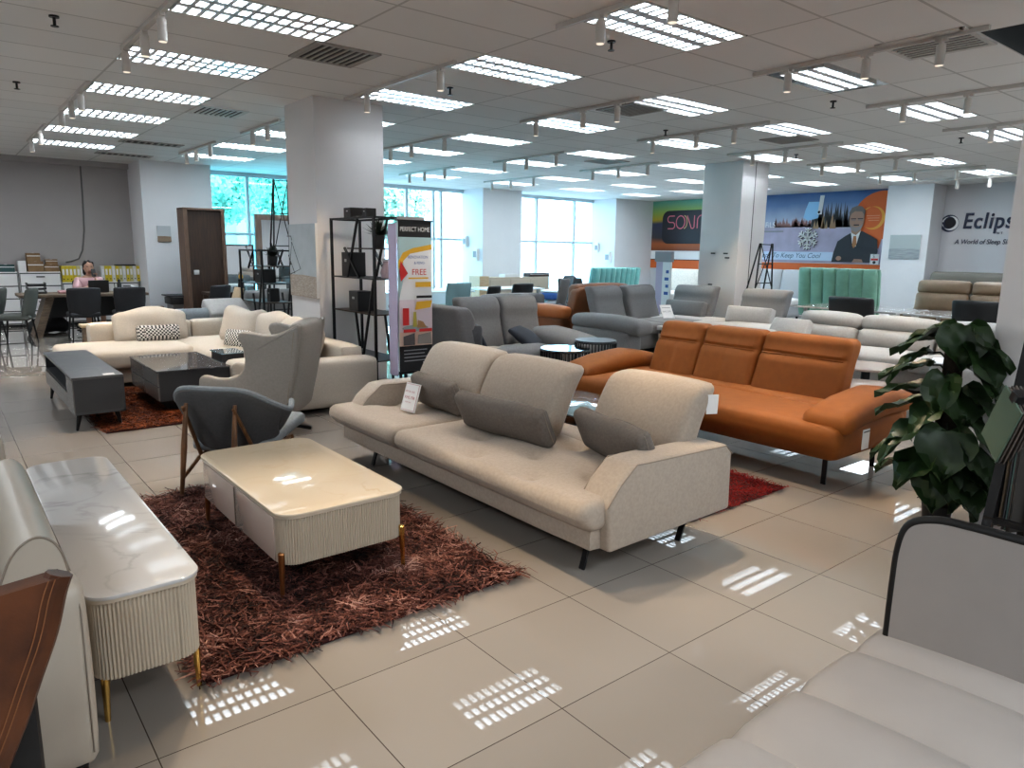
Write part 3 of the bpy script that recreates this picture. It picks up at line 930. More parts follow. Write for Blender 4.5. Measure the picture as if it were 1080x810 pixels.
# ------------------------------------------------------------------ white marble TV unit at the left
t = thing('media_console', 'long low cream cabinet with white marble top and fluted end at left', 'tv cabinet', (.45, 3.38, 0))
x0, x1, y0, y1 = .275, .635, 2.47, 4.28
body = fluted(rrect(x0 + .012, x1 - .012, y0 + .012, y1 - .012, .075, 10), .0125, .0055, 6, lambda x, y: True)
b = B(); b.prism(body, 'z', .20, .482); part(b, 'body', CREAM_L, t)
b = B(); b.prism(rrect(x0, x1, y0, y1, .085, 12), 'z', .486, .50, .004, 2); part(b, 'tabletop', MARB_WHITE, t)
b = B(); b.prism(rrect(x0 + .004, x1 - .004, y0 + .004, y1 - .004, .082, 12), 'z', .474, .486); part(b, 'top_rim', CREAM_L, t)
for lx, ly, dx, dy in ((x1 - .012, y0 + .14, .4, -.3), (x0 + .05, y0 + .12, -.5, -.5), (x1 - .03, y1 - .1, .5, .5), (x0 + .05, y1 - .1, -.5, .5)):
    part(gold_leg(lx, ly, .245 if lx > .5 and ly < 3 else .205, dx, dy), 'leg', GOLD, t)

# ------------------------------------------------------------------ cream leather sofa at the left edge (back towards the tv unit)
t = thing('sofa', 'cream leather sofa at the lower left edge, its back against the marble topped cabinet', 'sofa', (-.2, 3.0, 0))
def arch(cx, w, z0, z1, n=14, p=2.4):
    P = [(cx - w / 2, z0)]
    for k in range(n + 1):
        a = PI - PI * k / n
        c, s_ = math.cos(a), math.sin(a)
        P.append((cx + w / 2 * math.copysign(abs(c) ** (2 / p), c), z0 + (z1 - z0) * s_ ** (2 / p)))
    P.append((cx + w / 2, z0))
    return P
b = B(); b.prism([(p.x, p.y) for p in smooth_path([(-.02, .30, 0), (.03, .56, 0), (.06, .66, 0), (.095, .745, 0), (.14, .785, 0), (.175, .785, 0), (.205, .755, 0), (.225, .69, 0), (.238, .55, 0), (.245, .3, 0)], 3)] + [(.245, .1), (-.02, .1)], 'y', 2.35, 3.32); bk = part(b, 'backrest', LEA_CREAM, t)
b = B(); b.tube([Vector((p.x, 2.35, p.y)) for p in smooth_path([(.03, .56, 0), (.06, .66, 0), (.095, .745, 0), (.14, .785, 0), (.175, .785, 0), (.205, .755, 0), (.225, .69, 0), (.238, .55, 0)], 4)], .0035, 6); part(b, 'seam', SEAM, bk)
b = B(); b.rbb(.02, .258, 2.28, 2.46, .05, .645, .045, 8, (.006, .0, .012)); a = part(b, 'side_panel', LEA_CREAM, t)
b = B(); b.tube([(.240, 2.287, .10), (.242, 2.287, .56), (.235, 2.30, .625)], .0025, 6); part(b, 'seam', SEAM, a)
b = B(); b.rbb(-.95, -.04, 2.40, 4.25, .25, .46, .06, 8, (0, 0, .02)); part(b, 'seat', LEA_CREAM, t)
b = B(); b.rbb(-.95, .2, 2.42, 4.25, .06, .27, .03, 4); part(b, 'base', LEA_CREAM, t)
b = B(); b.rb((-.09, 2.86, .66), (.20, .86, .36), .08, 8, (.04, 0, .02), (0, -.22, 0)); part(b, 'back_cushion', LEA_CREAM, t)
for x, y in ((.2, 2.3), (-.85, 2.5), (.16, 4.1), (-.85, 4.1)):
    b = B(); b.cyl((x, y, 0), (x, y, .07), .02, .025, 10); part(b, 'foot', BLACK_M, t)
t = thing('sofa', 'second cream leather sofa behind the first, cut off by the left edge', 'sofa', (-.25, 4.6, 0))
b = B(); b.prism([(-.06, .30), (-.035, .58), (.02, .70), (.075, .765), (.13, .775), (.18, .72), (.205, .60), (.215, .40), (.22, .1), (-.02, .1)], 'y', 4.38, 5.5, .035, 4); part(b, 'backrest', LEA_CREAM, t)
b = B(); b.rbb(-.95, -.04, 4.4, 5.5, .25, .46, .06, 8, (0, 0, .02)); part(b, 'seat', LEA_CREAM, t)
b = B(); b.rbb(-.95, .18, 4.4, 5.5, .0, .27, .03, 4); part(b, 'base', LEA_CREAM, t)
b = B(); b.prism(arch(.07, .28, .10, .60), 'y', 4.30, 4.44, .03, 3); part(b, 'arm', LEA_CREAM, t)
# tan leather chair seen at the lower left corner
t = thing('leather_armchair', 'tan brown leather armchair cut off by the lower left corner', 'armchair', (-.25, 1.75, 0))
def flare(x, y, z, u, v, w):
    x += .055 * w + .02 * (1 - v * v); y += .10 * (w + 1) * .5
    return (x, y, z)
wing = smooth_path([(.168, .838, 0), (.150, .79, 0), (.125, .70, 0), (.085, .60, 0), (.045, .50, 0), (-.02, .36, 0)], 4)
b = B(); b.prism([(p.x, p.y) for p in wing] + [(-.6, .36), (-.6, .80), (-.2, .822), (.05, .832)], 'y', 1.87, 1.93)
for v in b.bm.verts: v.co.y += .10 * (v.co.x + .1)
sh = part(b, 'back_wing', LEA_BROWN, t)
for dx in (.012, .026):
    b = B(); b.tube([(p.x - dx, 1.868 + .10 * (p.x - dx + .1), p.y) for p in wing], .0016, 5); part(b, 'seam', M('tan_stitch', (.26, .11, .045), .6), sh)
b = B(); b.tube([(p.x, 1.90 + .10 * (p.x + .1), p.y) for p in wing], .030, 8); part(b, 'edge_roll', LEA_BROWN, sh)
b = B(); b.rbb(-.75, -.12, 1.2, 2.0, .10, .42, .05, 6, (0, 0, .02)); part(b, 'seat', LEA_BLACK, t, 'black leather seat')
b = B(); b.rbb(-.30, .10, 1.95, 2.10, .12, .56, .03, 4); part(b, 'base_panel', LEA_BLACK, t, 'black base panel')
for x, y in ((-.7, 1.25), (-.16, 1.25), (-.16, 1.95), (-.7, 1.95)):
    b = B(); b.cyl((x, y, 0), (x, y, .12), .015, .02, 8); part(b, 'leg', BLACK_M, t)

# ------------------------------------------------------------------ pale grey leather sofa at lower right
t = thing('sofa', 'pale grey channelled leather sofa with black piping at the lower right', 'sofa', (1.8, 0.0, 0))
def channels(x, y, z, u, v, w):
    if w > -.5:
        f = (x + .79) / .315
        d = abs(f - round(f)) * .315
        z -= .030 * math.exp(-(d / .020) ** 2) * max(0, w) - .014 * math.cos(2 * PI * (f - .5)) * max(0, w) * .0
        z += .012 * (math.sin(PI * (f - math.floor(f))) - .6) * max(0, w)
        if v > .6: z -= .03 * ((v - .6) / .4) ** 2 * max(0, w)
    return (x, y, z)
b = B()
b.rb((1.64, -.36, .365), (1.52, 2.54, .21), .05, 40, (0, 0, .0), None, lambda x, y, z, u, v, w: channels(x - .04, y, z, u, v, w))
part(b, 'seat', LEA_PALE, t)
b = B(); b.rbb(.90, 2.42, -1.55, .90, .10, .30, .03, 6); part(b, 'base', LEA_PALE, t)
bp = [(.855, .30), (.86, .60), (.858, .74), (.835, .815), (.765, .848), (.68, .855), (.58, .856), (.45, .856), (.2, .856), (-.2, .855), (-.8, .852), (-1.3, .85), (-1.48, .83), (-1.55, .76), (-1.58, .3)]
sp = smooth_path([(p[0], p[1], 0) for p in bp], 5)
b = B(); b.prism([(p.x, p.y) for p in sp], 'x', 2.215, 2.245)
for v in b.bm.verts: v.co.x += (v.co.z - .5) * .05
bk = part(b, 'backrest', LEA_PALE, t)
b = B(); b.tube([(2.228 + (p.y - .5) * .05, p.x + .002, p.y) for p in sp], .015, 10); part(b, 'piping', PIPING, bk)
for x, y in ((1.0, .8), (2.3, .8), (1.0, -1.4), (2.3, -1.4)):
    b = B(); b.cyl((x, y, 0), (x, y, .11), .018, .022, 10); part(b, 'leg', BLACK_M, t)

# ------------------------------------------------------------------ burnt orange sofa
t = thing('sofa', 'burnt orange three seat sofa with pillow arms, right of the beige sofa', 'sofa', (5.2, 3.65, 0))
def ofn(x, y, z, u, v, w):
    if w < 0 and u < 0: x += .12 * (-w) * (-u)
    if w < 0: y -= .05 * v * (-w)
    if w > .3 and u < .5: z -= .01 * math.exp(-((abs(y) - .45) ** 2) / .002)
    return (x, y, z)
b = B(); b.rbb(4.60, 5.68, 2.24, 5.03, .20, .475, .07, 14, (0, 0, .015), ofn); st = part(b, 'seat', LEA_ORANGE, t)
b = B(); b.tube([(4.66, y, .455) for y in np.linspace(2.35, 4.95, 12)], .003, 6); part(b, 'seam', SEAM_O, st)
def oback(y0, y1):
    def fn(x, y, z, u, v, w):
        x += .20 * (w + 1) / 2
        if w > .35: x += .02 * math.sin((w - .35) / .65 * PI)
        d = (z - .11)
        x += .030 * math.exp(-(d / .018) ** 2) * (1 if u < 0 else 0)
        x += .014 * math.exp(-(y / .02) ** 2) * (1 if u < 0 and z < .1 else 0)
        y *= 1 + .02 * (-w)
        return (x, y, z)
    b = B(); b.rb((5.47, (y0 + y1) / 2, .68), (.21, y1 - y0, .56), .055, 28, (.02, 0, 0), None, fn)
    o = part(b, 'backrest', LEA_ORANGE, t)
    s = B(); s.tube([(5.47 - .105 + .20 * (.11 / .28 + 1) / 2 + .008, y, .79) for y in np.linspace(y0 + .03, y1 - .03, 8)], .003, 6); part(s, 'seam', SEAM_O, o)
oback(2.66, 3.44); oback(3.45, 4.05); oback(4.06, 4.57)
def oarm(y0, y1, x0=4.66, x1=5.72):
    def fn(x, y, z, u, v, w):
        z += .05 * (u + .1) * (1 if u > 0 else .8) - .10 * max(0, u - .35)
        z -= .06 * max(0, -u - .4)
        return (x, y, z)
    b = B(); b.rb(((x0 + x1) / 2, (y0 + y1) / 2, .545), (x1 - x0, y1 - y0, .15), .07, 10, (0, 0, .03), None, fn); return part(b, 'arm', LEA_ORANGE, t)
oarm(2.19, 2.55); oarm(4.66, 5.04)
b = B(); b.rbb(5.2, 5.75, 2.26, 5.0, .22, .50, .05, 6); part(b, 'back_rail', LEA_ORANGE, t)
for x, y in ((4.84, 2.42), (4.84, 4.85), (5.58, 2.42), (5.58, 4.85)):
    b = B(); b.bar((x, y, .22), (x + .0, y, 0), .035, .012); part(b, 'leg', BLACK_M, t)
b = B(); b.rb((4.86, 2.165, .385), (.10, .004, .14), .001, 2, 0, (0, 0, 0)); tg = part(b, 'price_tag', PAPER, t)
b = B(); b.bb(4.82, 4.90, 2.160, 2.162, .435, .442); part(b, 'print_line', PRINT_K, tg)

# ------------------------------------------------------------------ lounge chair with walnut legs
t = thing('lounge_chair', 'dark grey shell lounge chair with walnut legs, back to the camera', 'chair', (1.50, 4.87, 0), math.atan2(-.73, .68))
key = [(-.335, .20, .565, .47), (-.375, .08, .535, .40), (-.345, -.08, .60, .33), (-.22, -.215, .70, .285), (0, -.255, .715, .27), (.22, -.215, .70, .285), (.345, -.08, .60, .33), (.375, .08, .535, .40), (.335, .20, .565, .47)]
def cr4(P, n):
    out = []
    for i in range(len(P) - 1):
        a, b_, c, d = [np.array(P[max(0, min(len(P) - 1, j))], float) for j in (i - 1, i, i + 1, i + 2)]
        for k in range(n):
            q = k / n
            out.append(.5 * ((2 * b_) + (c - a) * q + (2 * a - 5 * b_ + 4 * c - d) * q * q + (3 * b_ - a - 3 * c + d) * q ** 3))
    out.append(np.array(P[-1], float)); return out
shell = cr4(key, 6)
grid = []
for f in np.linspace(0, 1, 9):
    row = []
    for (x, y, zt, zb) in shell:
        z = zb + (zt - zb) * f
        k = .74 + .26 * f ** .8
        row.append((x * k, y + (.15 * (1 - f) ** 1.3 if y < 0 else .05 * (1 - f)), z))
    grid.append(row)
b = B().loc(); b.sheet(grid); sh = part(b, 'shell', FAB_DGREY, t)
md = sh.modifiers.new('thick', 'SOLIDIFY'); md.thickness = .035; md.offset = 0
md = sh.modifiers.new('sub', 'SUBSURF'); md.levels = 1; md.render_levels = 2
b = B().loc(); b.tube([(x, y, zt + .002) for x, y, zt, zb in shell], .020, 8); part(b, 'edge_roll', FAB_BLUEGREY, t, 'paler grey padded top edge')
def seatfn(x, y, z, u, v, w):
    x *= 1 - .10 * (1 - v) * .5
    z += .05 * v - .02 * max(0, v - .6)
    return (x, y, z)
b = B().loc(); b.rb((0, .22, .335), (.60, .60, .085), .04, 8, (0, 0, .02), None, seatfn); part(b, 'seat', FAB_BLUEGREY, t, 'paler grey seat cushion')
for s in (-1, 1):
    xb = .165 * s
    b = B().loc(); b.cyl((xb * 1.12, -.345, 0), (xb * 1.05, -.30, .34), .012, .019, 12); b.cyl((xb * 1.05, -.30, .34), (xb * 1.02, -.255, .62), .019, .012, 12); part(b, 'leg', WOOD_WAL, t)
    b = B().loc(); b.cyl((xb * 1.05, -.285, .60), (xb * 1.25, -.06, .215), .011, .014, 10); b.cyl((xb * 1.25, -.06, .215), (xb * 1.5, .36, .27), .014, .012, 10); part(b, 'brace', WOOD_WAL, t)
    b = B().loc(); b.cyl((xb * 1.10, -.335, .13), (xb * 1.25, -.05, .225), .011, .014, 10); part(b, 'stretcher', WOOD_WAL, t)
    b = B().loc(); b.cyl((xb * 1.6, .38, 0), (xb * 1.5, .35, .28), .011, .018, 12); part(b, 'leg', WOOD_WAL, t)
b = B().loc(); b.bar((-.2, .02, .232), (.2, .02, .232), .03, .02); b.bar((-.24, .34, .262), (.24, .34, .262), .03, .02); part(b, 'crossbar', WOOD_WAL, t)

# ------------------------------------------------------------------ light grey wing chair
t = thing('wing_chair', 'light grey high winged armchair on a black swivel base, side on', 'armchair', (2.27, 6.2, 0), math.radians(-40))
def side(s):
    # profile in local x (front is -x), z
    P = [(-.47, .28), (-.49, .42), (-.48, .525), (-.43, .55), (-.33, .53), (-.20, .535), (-.12, .59), (-.085, .69), (-.10, .80), (-.13, .88), (-.10, .925), (0, .92), (.08, .905), (.17, .905), (.28, .945), (.36, .985), (.385, .96), (.36, .78), (.31, .5), (.24, .26), (.1, .2), (-.25, .2)]
    sm = smooth_path([(p[0], p[1], 0) for p in P], 3)
    b = B().loc(); b.prism([(p.x, p.y) for p in sm], 'y', s * .30, s * .37, .02, 3)
    for v in b.bm.verts:
        k = max(0, v.co.z - .5)
        v.co.y += s * .06 * k
    return part(b, 'side_wing', FAB_LGREY, t), sm
for s in (-1, 1):
    w, sm = side(s)
    b = B().loc(); b.tube([(.245 + .10 * ((z - .25) / .7), s * (.372 + .06 * max(0, z - .5)), z) for z in np.linspace(.25, .93, 10)], .0035, 6); part(b, 'seam', SEAM, w)
def wb(x, y, z, u, v, w):
    x += .10 * (w + 1) * .75 - .03 * (1 - v * v) * 0
    x -= .02 * max(0, w) ** 2
    return (x, y, z)
b = B().loc(); b.rb((.20, 0, .59), (.13, .64, .80), .055, 10, (.015, 0, .02), None, wb); part(b, 'backrest', FAB_LGREY, t)
b = B().loc(); b.rb((-.12, 0, .36), (.64, .60, .20), .06, 8, (0, 0, .03)); part(b, 'seat', FAB_LGREY, t)
b = B().loc(); b.cyl((.0, 0, .05), (.0, 0, .24), .03, .03, 12); part(b, 'column', BLACK_M, t)
for k in range(4):
    a = k * PI / 2 + .1
    b = B().loc(); b.bar((0, 0, .075), (.33 * math.cos(a), .33 * math.sin(a), .02), .045, .028); part(b, 'foot', BLACK_M, t)

# ------------------------------------------------------------------ cream corner sofa
t = thing('corner_sofa', 'large cream woven corner sofa with loose cushions, left of the near column', 'sofa', (2.5, 8.8, 0))
b = B(); b.rbb(1.3, 3.45, 9.12, 10.35, .04, .24, .03, 4); part(b, 'base', FAB_CREAM, t)
b = B(); b.rbb(2.45, 3.45, 6.8, 9.2, .04, .24, .03, 4); part(b, 'base', FAB_CREAM, t)
b = B(); b.rbb(1.05, 2.42, 9.0, 10.15, .22, .43, .07, 10, (0, 0, .02)); part(b, 'seat', FAB_CREAM, t)
b = B(); b.rbb(2.36, 3.2, 8.32, 10.1, .22, .43, .07, 10, (0, 0, .02)); part(b, 'seat', FAB_CREAM, t)
b = B(); b.rbb(2.36, 3.2, 6.78, 7.86, .22, .43, .07, 10, (0, 0, .02)); part(b, 'seat', FAB_CREAM, t)
b = B(); b.rbb(1.46, 2.66, 10.13, 10.38, .10, .65, .05, 6); part(b, 'back_panel', FAB_CREAM, t)
b = B(); b.rbb(2.67, 3.6, 10.13, 10.38, .10, .64, .05, 6); part(b, 'back_panel', FAB_CREAM, t)
b = B(); b.rbb(3.22, 3.48, 6.8, 10.2, .10, .62, .05, 6); part(b, 'back_panel', FAB_CREAM, t)
b = B(); b.rbb(2.46, 3.52, 6.55, 6.82, .05, .52, .05, 10, (0, .004, .01)); part(b, 'arm', FAB_CREAM, t)
b = B(); b.rbb(2.36, 2.60, 7.90, 8.28, .06, .47, .01, 3); b2 = part(b, 'side_shelf', CHAR_L, t, 'dark built-in side shelf with glass top')
b = B(); b.bb(2.35, 2.62, 7.89, 8.29, .47, .478); part(b, 'glass_top', GLASS_TOP, b2)
for x, y in ((1.25, 9.2), (3.3, 6.9), (2.6, 6.9), (1.3, 10.2), (3.3, 10.2)):
    b = B(); b.cyl((x, y, 0), (x, y, .05), .025, .025, 8); part(b, 'foot', BLACK_M, t)
def cushion(label, c, size, rot, mat, group, lump=.03, cat='cushion', name='back_cushion', seed=0):
    rg = random.Random(seed)
    ph = [rg.uniform(0, 6) for _ in range(4)]
    def fn(x, y, z, u, v, w):
        k = max(0, w)
        z += lump * k * math.sin(u * 3.1 + ph[0]) * (1 - abs(v) * .3) - lump * .7 * k * (1 - u * u) * .8
        y += lump * .3 * math.sin(u * 4 + w * 3 + ph[1])
        pinch = (abs(u) ** 6) * (abs(w) ** 6)
        return (x * (1 + .02 * pinch), y * (1 - .3 * pinch), z)
    b = B().loc(); b.rb((0, 0, 0), size, min(size) * .46, 12, (0, size[1] * .3, .01), None, fn)
    o = solo(b, name, mat, label, cat, group); o.location = c; o.rotation_euler = rot
    return o
G_ = 'loose cushions on the cream corner sofa'
def cush(label, c, rot, size, mat, seed, lump=.03):
    return cushion(label, c, size, rot, mat, G_, lump, seed=seed)
cush('plump creased cream cushion at the left end of the cream corner sofa', (2.13, 9.99, .60), (-.2, 0, 0), (.86, .20, .46), FAB_CREAM, 3, .045)
cush('cream cushion in the corner of the cream sofa, just left of the wing chair', (3.03, 9.15, .63), (-.28, 0, -PI / 2 + .35), (.72, .20, .46), FAB_CREAM, 5)
cush('cream cushion behind the top of the wing chair, against the column side', (3.12, 8.35, .63), (-.25, 0, -PI / 2 + .1), (.70, .20, .46), FAB_CREAM, 8)
cush('cream cushion right of the wing chair, on the near half of the corner sofa', (3.05, 7.45, .62), (-.25, 0, -PI / 2), (.80, .22, .46), FAB_CREAM, 11)
HOUND = check_mat('black_white_check', (.70, .68, .64), (.02, .02, .022), 46)
pillow('small black and white checked pillow at the left end of the cream corner sofa', (2.17, 9.80, .53), (-.25, 0, 0), (.50, .10, .20), HOUND, 'checked_pillow', .03)
pillow('small black and white checked pillow right of the wing chair', (2.90, 7.15, .52), (-.3, 0, -PI / 2 + .15), (.44, .10, .22), HOUND, 'checked_pillow', .03)
pillow('small black and white checked pillow left of the wing chair top, half hidden', (2.82, 8.75, .52), (-.3, 0, -PI / 2 + .4), (.40, .10, .22), HOUND, 'checked_pillow', .03)

# ------------------------------------------------------------------ charcoal tables at left
t = thing('media_console', 'charcoal tv cabinet with open niche and tapered legs at far left', 'tv cabinet', (1.05, 8.0, 0))
x0, x1, y0, y1, z0, z1 = .85, 1.25, 7.05, 8.95, .155, .485
b = B(); b.bb(x0, x1, y0, y1, z1 - .022, z1, .003); part(b, 'tabletop', MARB_DULL, t, smooth=False)
b = B(); b.bb(x0 + .01, x1, y0 + .004, y0 + .024, z0, z1 - .022); b.bb(x0 + .01, x1, y1 - .024, y1 - .004, z0, z1 - .022); b.bb(x1 - .02, x1, y0, y1, z0, z1 - .022); b.bb(x0 + .01, x1, y0, y1, z0, z0 + .018)
b.bb(x0 + .01, x1, y0 + .02, y1 - .02, z0 + .155, z0 + .17)
b.bb(x0 + .01, x1, y0 + .34, y0 + .36, z0 + .155, z1 - .02); part(b, 'carcass', CHAR_L, t, smooth=False)
b = B(); b.bb(x0, x0 + .014, y0 + .006, y0 + .35, z0, z1 - .024, .002); part(b, 'door', CHAR_GLOSS, t, smooth=False)
for a_, c_ in ((y0 + .36, y0 + 1.10), (y0 + 1.11, y1 - .006)):
    b = B(); b.bb(x0, x0 + .014, a_, c_, z0 + .006, z0 + .148, .002); part(b, 'drawer', CHAR_GLOSS, t, smooth=False)
for x, y, dx, dy in ((x0 + .05, y0 + .10, -.03, -.0), (x1 - .06, y0 + .10, .03, -.0), (x0 + .05, y1 - .10, -.03, .0), (x1 - .06, y1 - .10, .03, .0)):
    b = B(); b.cyl((x, y, z0), (x + dx, y + dy, 0), .024, .010, 10); part(b, 'leg', BLACK_M, t)
b = B(); b.bb(1.10, 1.19, 7.08, 7.16, .4855, .489); solo(b, 'price_card', PAPER, 'small white price card lying on the near end of the charcoal tv cabinet', 'price card', smooth=False, loc=(1.14, 7.12, .4855))
t = thing('coffee_table', 'charcoal coffee table with glossy grey marble top, in front of the cream corner sofa', 'coffee table', (1.92, 7.95, 0))
x0, x1, y0, y1, z0, z1 = 1.59, 2.28, 7.37, 8.56, .13, .43
b = B(); b.bb(x0, x1, y0, y1, z1 - .015, z1, .003); part(b, 'tabletop', MARB_GREY, t, smooth=False)
b = B(); b.bb(x0 + .02, x1 - .005, y0 + .005, y1 - .005, z0, z1 - .016); part(b, 'carcass', CHAR_L, t, smooth=False)
for k in range(2):
    za = z0 + .004 + k * .143
    for ya, yb in ((y0 + .01, y0 + .59), (y0 + .60, y1 - .01)):
        b = B(); b.bb(x0 + .004, x0 + .02, ya, yb, za, za + .134, .002); part(b, 'drawer', CHAR_GLOSS, t, smooth=False)
b = B(); b.bb(x0 + .12, x1 - .12, y0 + .12, y1 - .12, .012, z0); part(b, 'plinth', BLACK_M, t, smooth=False)

# ------------------------------------------------------------------ etagere shelves
def etagere(label, x, y, L, D, h, rz=0, group='black metal display shelves', zs=(.42, .92, 1.30, 1.62)):
    """posts at the four corners, length along y"""
    t = thing('display_shelf', label, 'shelf', (x, y, 0), rz, group)
    w = .022
    for sx in (0, 1):
        for sy in (0, 1):
            b = B().loc(); b.bar((sx * D, sy * L, 0), (sx * D, sy * L, h), w + .004); part(b, 'post', BLACK_M, t, smooth=False)
    for z in (h - .012, .05):
        b = B().loc()
        b.bar((0, 0, z), (0, L, z), w); b.bar((D, 0, z), (D, L, z), w); b.bar((0, 0, z), (D, 0, z), w); b.bar((0, L, z), (D, L, z), w)
        part(b, 'frame', BLACK_M, t, smooth=False)
    for k, z in enumerate(zs):
        b = B().loc(); b.bb(0, D, .0, L * (.62 if k == 3 else 1), z - .014, z); part(b, 'shelf', WOOD_DARK if k % 2 else CHAR_L, t, smooth=False)
    for s in (0, 1):
        b = B().loc(); b.bar((s * D, L * .35, h), (s * D, L * .62, 1.3), w); b.bar((s * D, L * .68, 1.62), (s * D, L * .35, 1.3), w); part(b, 'brace', BLACK_M, t, smooth=False)
        b = B().loc(); b.bar((s * D, L * .02, 1.3), (s * D, -.0 + L * .30, .42), w); b.bar((s * D, L * .45, .92), (s * D, L * .25, .05), w); part(b, 'brace', BLACK_M, t, smooth=False)
    return t
etagere('black metal display shelf beside the near column, behind the poster stand', 3.66, 6.86, 1.02, .36, 1.95)
etagere('black metal display shelf seen left of the near column', 3.80, 10.55, .95, .45, 1.575, 0, zs=(.42, .80, 1.08, 1.34))
def ladder(label, x, y, w, h, z0=0.0):
    t = thing('ladder_shelf', label, 'shelf', (x, y, 0), 0)
    for s in (-1, 1):
        b = B(); b.bar((x + s * w / 2, y, z0), (x + s * w * .26, y, h), .02); part(b, 'upright', BLACK_M, t, smooth=False)
        b = B(); b.bar((x + s * w / 2, y, z0 + (h - z0) * .45), (x - s * w * .26, y, h), .012); part(b, 'brace', BLACK_M, t, smooth=False)
        b = B(); b.bar((x + s * w / 2, y + .35, z0), (x + s * w * .26, y + .02, h), .02); part(b, 'upright', BLACK_M, t, smooth=False)
    for k in range(6):
        f = k / 5
        b = B(); ww = w * (1 - .48 * f); b.bar((x - ww / 2, y, z0 + .04 + (h - z0 - .06) * f), (x + ww / 2, y, z0 + .04 + (h - z0 - .06) * f), .016); part(b, 'rung', BLACK_M, t, smooth=False)
    return t
ladder('tall black ladder shelf rising in front of the left window', 4.70, 12.0, .46, 2.72)
ladder('black A-frame ladder shelf beside the far column', 12.03, 7.5, .74, 1.81)

def potted(label, c, s=1.0, n=60, seed=1):
    rg = random.Random(seed)
    t = thing('potted_plant', label, 'plant', c)
    x, y, z = c
    b = B(); b.lathe(c, [(.045 * s, 0), (.062 * s, .12 * s), (.055 * s, .115 * s)], 14); part(b, 'pot', PLASTIC_K, t)
    b = B()
    for k in range(n):
        a = rg.uniform(0, 2 * PI); e = rg.uniform(.1, 1.45); L = s * rg.uniform(.10, .19)
        d = Vector((math.cos(a) * math.cos(e), math.sin(a) * math.cos(e), math.sin(e)))
        p = Vector((x, y, z + .11 * s)); q = p + d * L
        sd = d.cross(Vector((0, 0, 1))).normalized() * .012 * s
        b.poly([p, p + d * L * .5 + sd, q, p + d * L * .5 - sd])
    part(b, 'foliage', LEAF_D, t)
    return t
potted('small dark potted plant on the upper shelf beside the near column', (3.78, 6.98, 1.62), 1.15, 90, 4)
potted('small potted plant on the display shelf left of the near column', (4.04, 10.75, 1.34), 1.2, 60, 6)
def blackbox(label, c, size, name='storage_box', cat='box', rz=0.0, m=None, group='black boxes on the shelf by the near column'):
    t = thing(name, label, cat, c, rz, group)
    b = B().loc(); b.bb(-size[0] / 2, size[0] / 2, -size[1] / 2, size[1] / 2, 0, size[2], .004); part(b, 'body', m or PLASTIC_K, t, smooth=False)
    b = B().loc(); b.bb(-size[0] / 2 - .002, -size[0] / 2, -size[1] * .12, size[1] * .12, size[2] * .60, size[2] * .72); part(b, 'handle', STEEL, t, smooth=False)
    return t
blackbox('black box on top of the display shelf beside the near column, larger of two', (3.78, 7.55, 1.95), (.16, .17, .11))
blackbox('black box on top of the display shelf beside the near column, smaller of two', (3.84, 7.30, 1.95), (.12, .11, .10))
blackbox('tall black box on the middle shelf beside the near column', (3.80, 7.62, 1.30), (.2, .20, .27))
blackbox('black box with side knobs on the lower shelf beside the near column', (3.80, 7.45, .92), (.2, .22, .22))
blackbox('dark storage box on the shelf left of the near column', (4.0, 11.0, 1.08), (.22, .3, .20), group='')
blackbox('small dark lantern box low on the shelf left of the near column', (4.04, 10.8, .80), (.14, .14, .2), group='')
v = thing('vase', 'small grey and pink ornament on the shelf beside the near column', 'ornament', (3.86, 6.98, 1.30))
b = B(); b.lathe((3.86, 6.98, 1.30), [(.05, 0), (.06, .06), (.03, .15), (.035, .18)], 14); part(b, 'body', M('mauve_ceramic', (.35, .27, .30), .4), v)
b = B(); b.lathe((3.86, 6.98, 1.48), [(.034, 0), (.042, .02), (.0351, .025)], 14); part(b, 'rim', WHITE_L, v)

# ------------------------------------------------------------------ promotional poster stand
t = thing('poster_stand', 'tall roll-up promotional poster stand with a pink and yellow sale print', 'sign', (3.76, 6.22, 0))
b = B(); b.bb(3.565, 3.945, 6.20, 6.21, .40, 1.885); pn = part(b, 'front_panel', PRINT_W, t, smooth=False)
b = B(); b.bb(3.545, 3.555, 6.20, 6.36, .36, 1.86); part(b, 'side_panel', PRINT_LILAC, t, 'plain lilac side panel', smooth=False)
b = B(); b.bb(3.62, 3.93, 6.30, 6.31, .40, 1.93); part(b, 'rear_panel', PRINT_G, t, smooth=False)
b = B(); b.bar((3.54, 6.2, 1.888), (3.96, 6.2, 1.888), .02, .014); b.bar((3.56, 6.2, .392), (3.95, 6.2, .392), .02, .03); part(b, 'rail', BLACK_M, t, smooth=False)
for x in (3.60, 3.91):
    b = B(); b.bar((x, 6.24, 0), (x, 6.24, .39), .02, .02); b.bar((x, 6.12, .012), (x, 6.36, .012), .03, .02); part(b, 'leg', BLACK_M, t, smooth=False)
A = Art(pn, (3.565, 6.199, .40), (1, 0, 0), (0, 0, 1))
W_, H_ = .38, 1.485
A.rect('header', PRINT_K, 0, 1.33, W_, H_); A.rect('footer', PRINT_K, 0, 0, W_, .26)
A.rect('sky_band', M('pale_teal_print', (.42, .58, .60), .6), 0, .70, W_, 1.33)
A.poly('curve_band', PRINT_Y, [(0, 1.10), (.05, 1.18), (.16, 1.225), (W_, 1.265), (W_, 1.20), (.2, 1.18), (.08, 1.12), (0, 1.02)])
A.poly('white_panel', PRINT_W, [(0, .72), (.06, .96), (.05, 1.1), (.13, 1.17), (W_, 1.215), (W_, .72)])
A.rect('peach_panel', M('peach_print', (.78, .58, .48), .6), 0, .26, W_, .40); A.rect('pink_panel', M('pale_pink_print', (.72, .62, .66), .6), 0, .40, W_, .72)
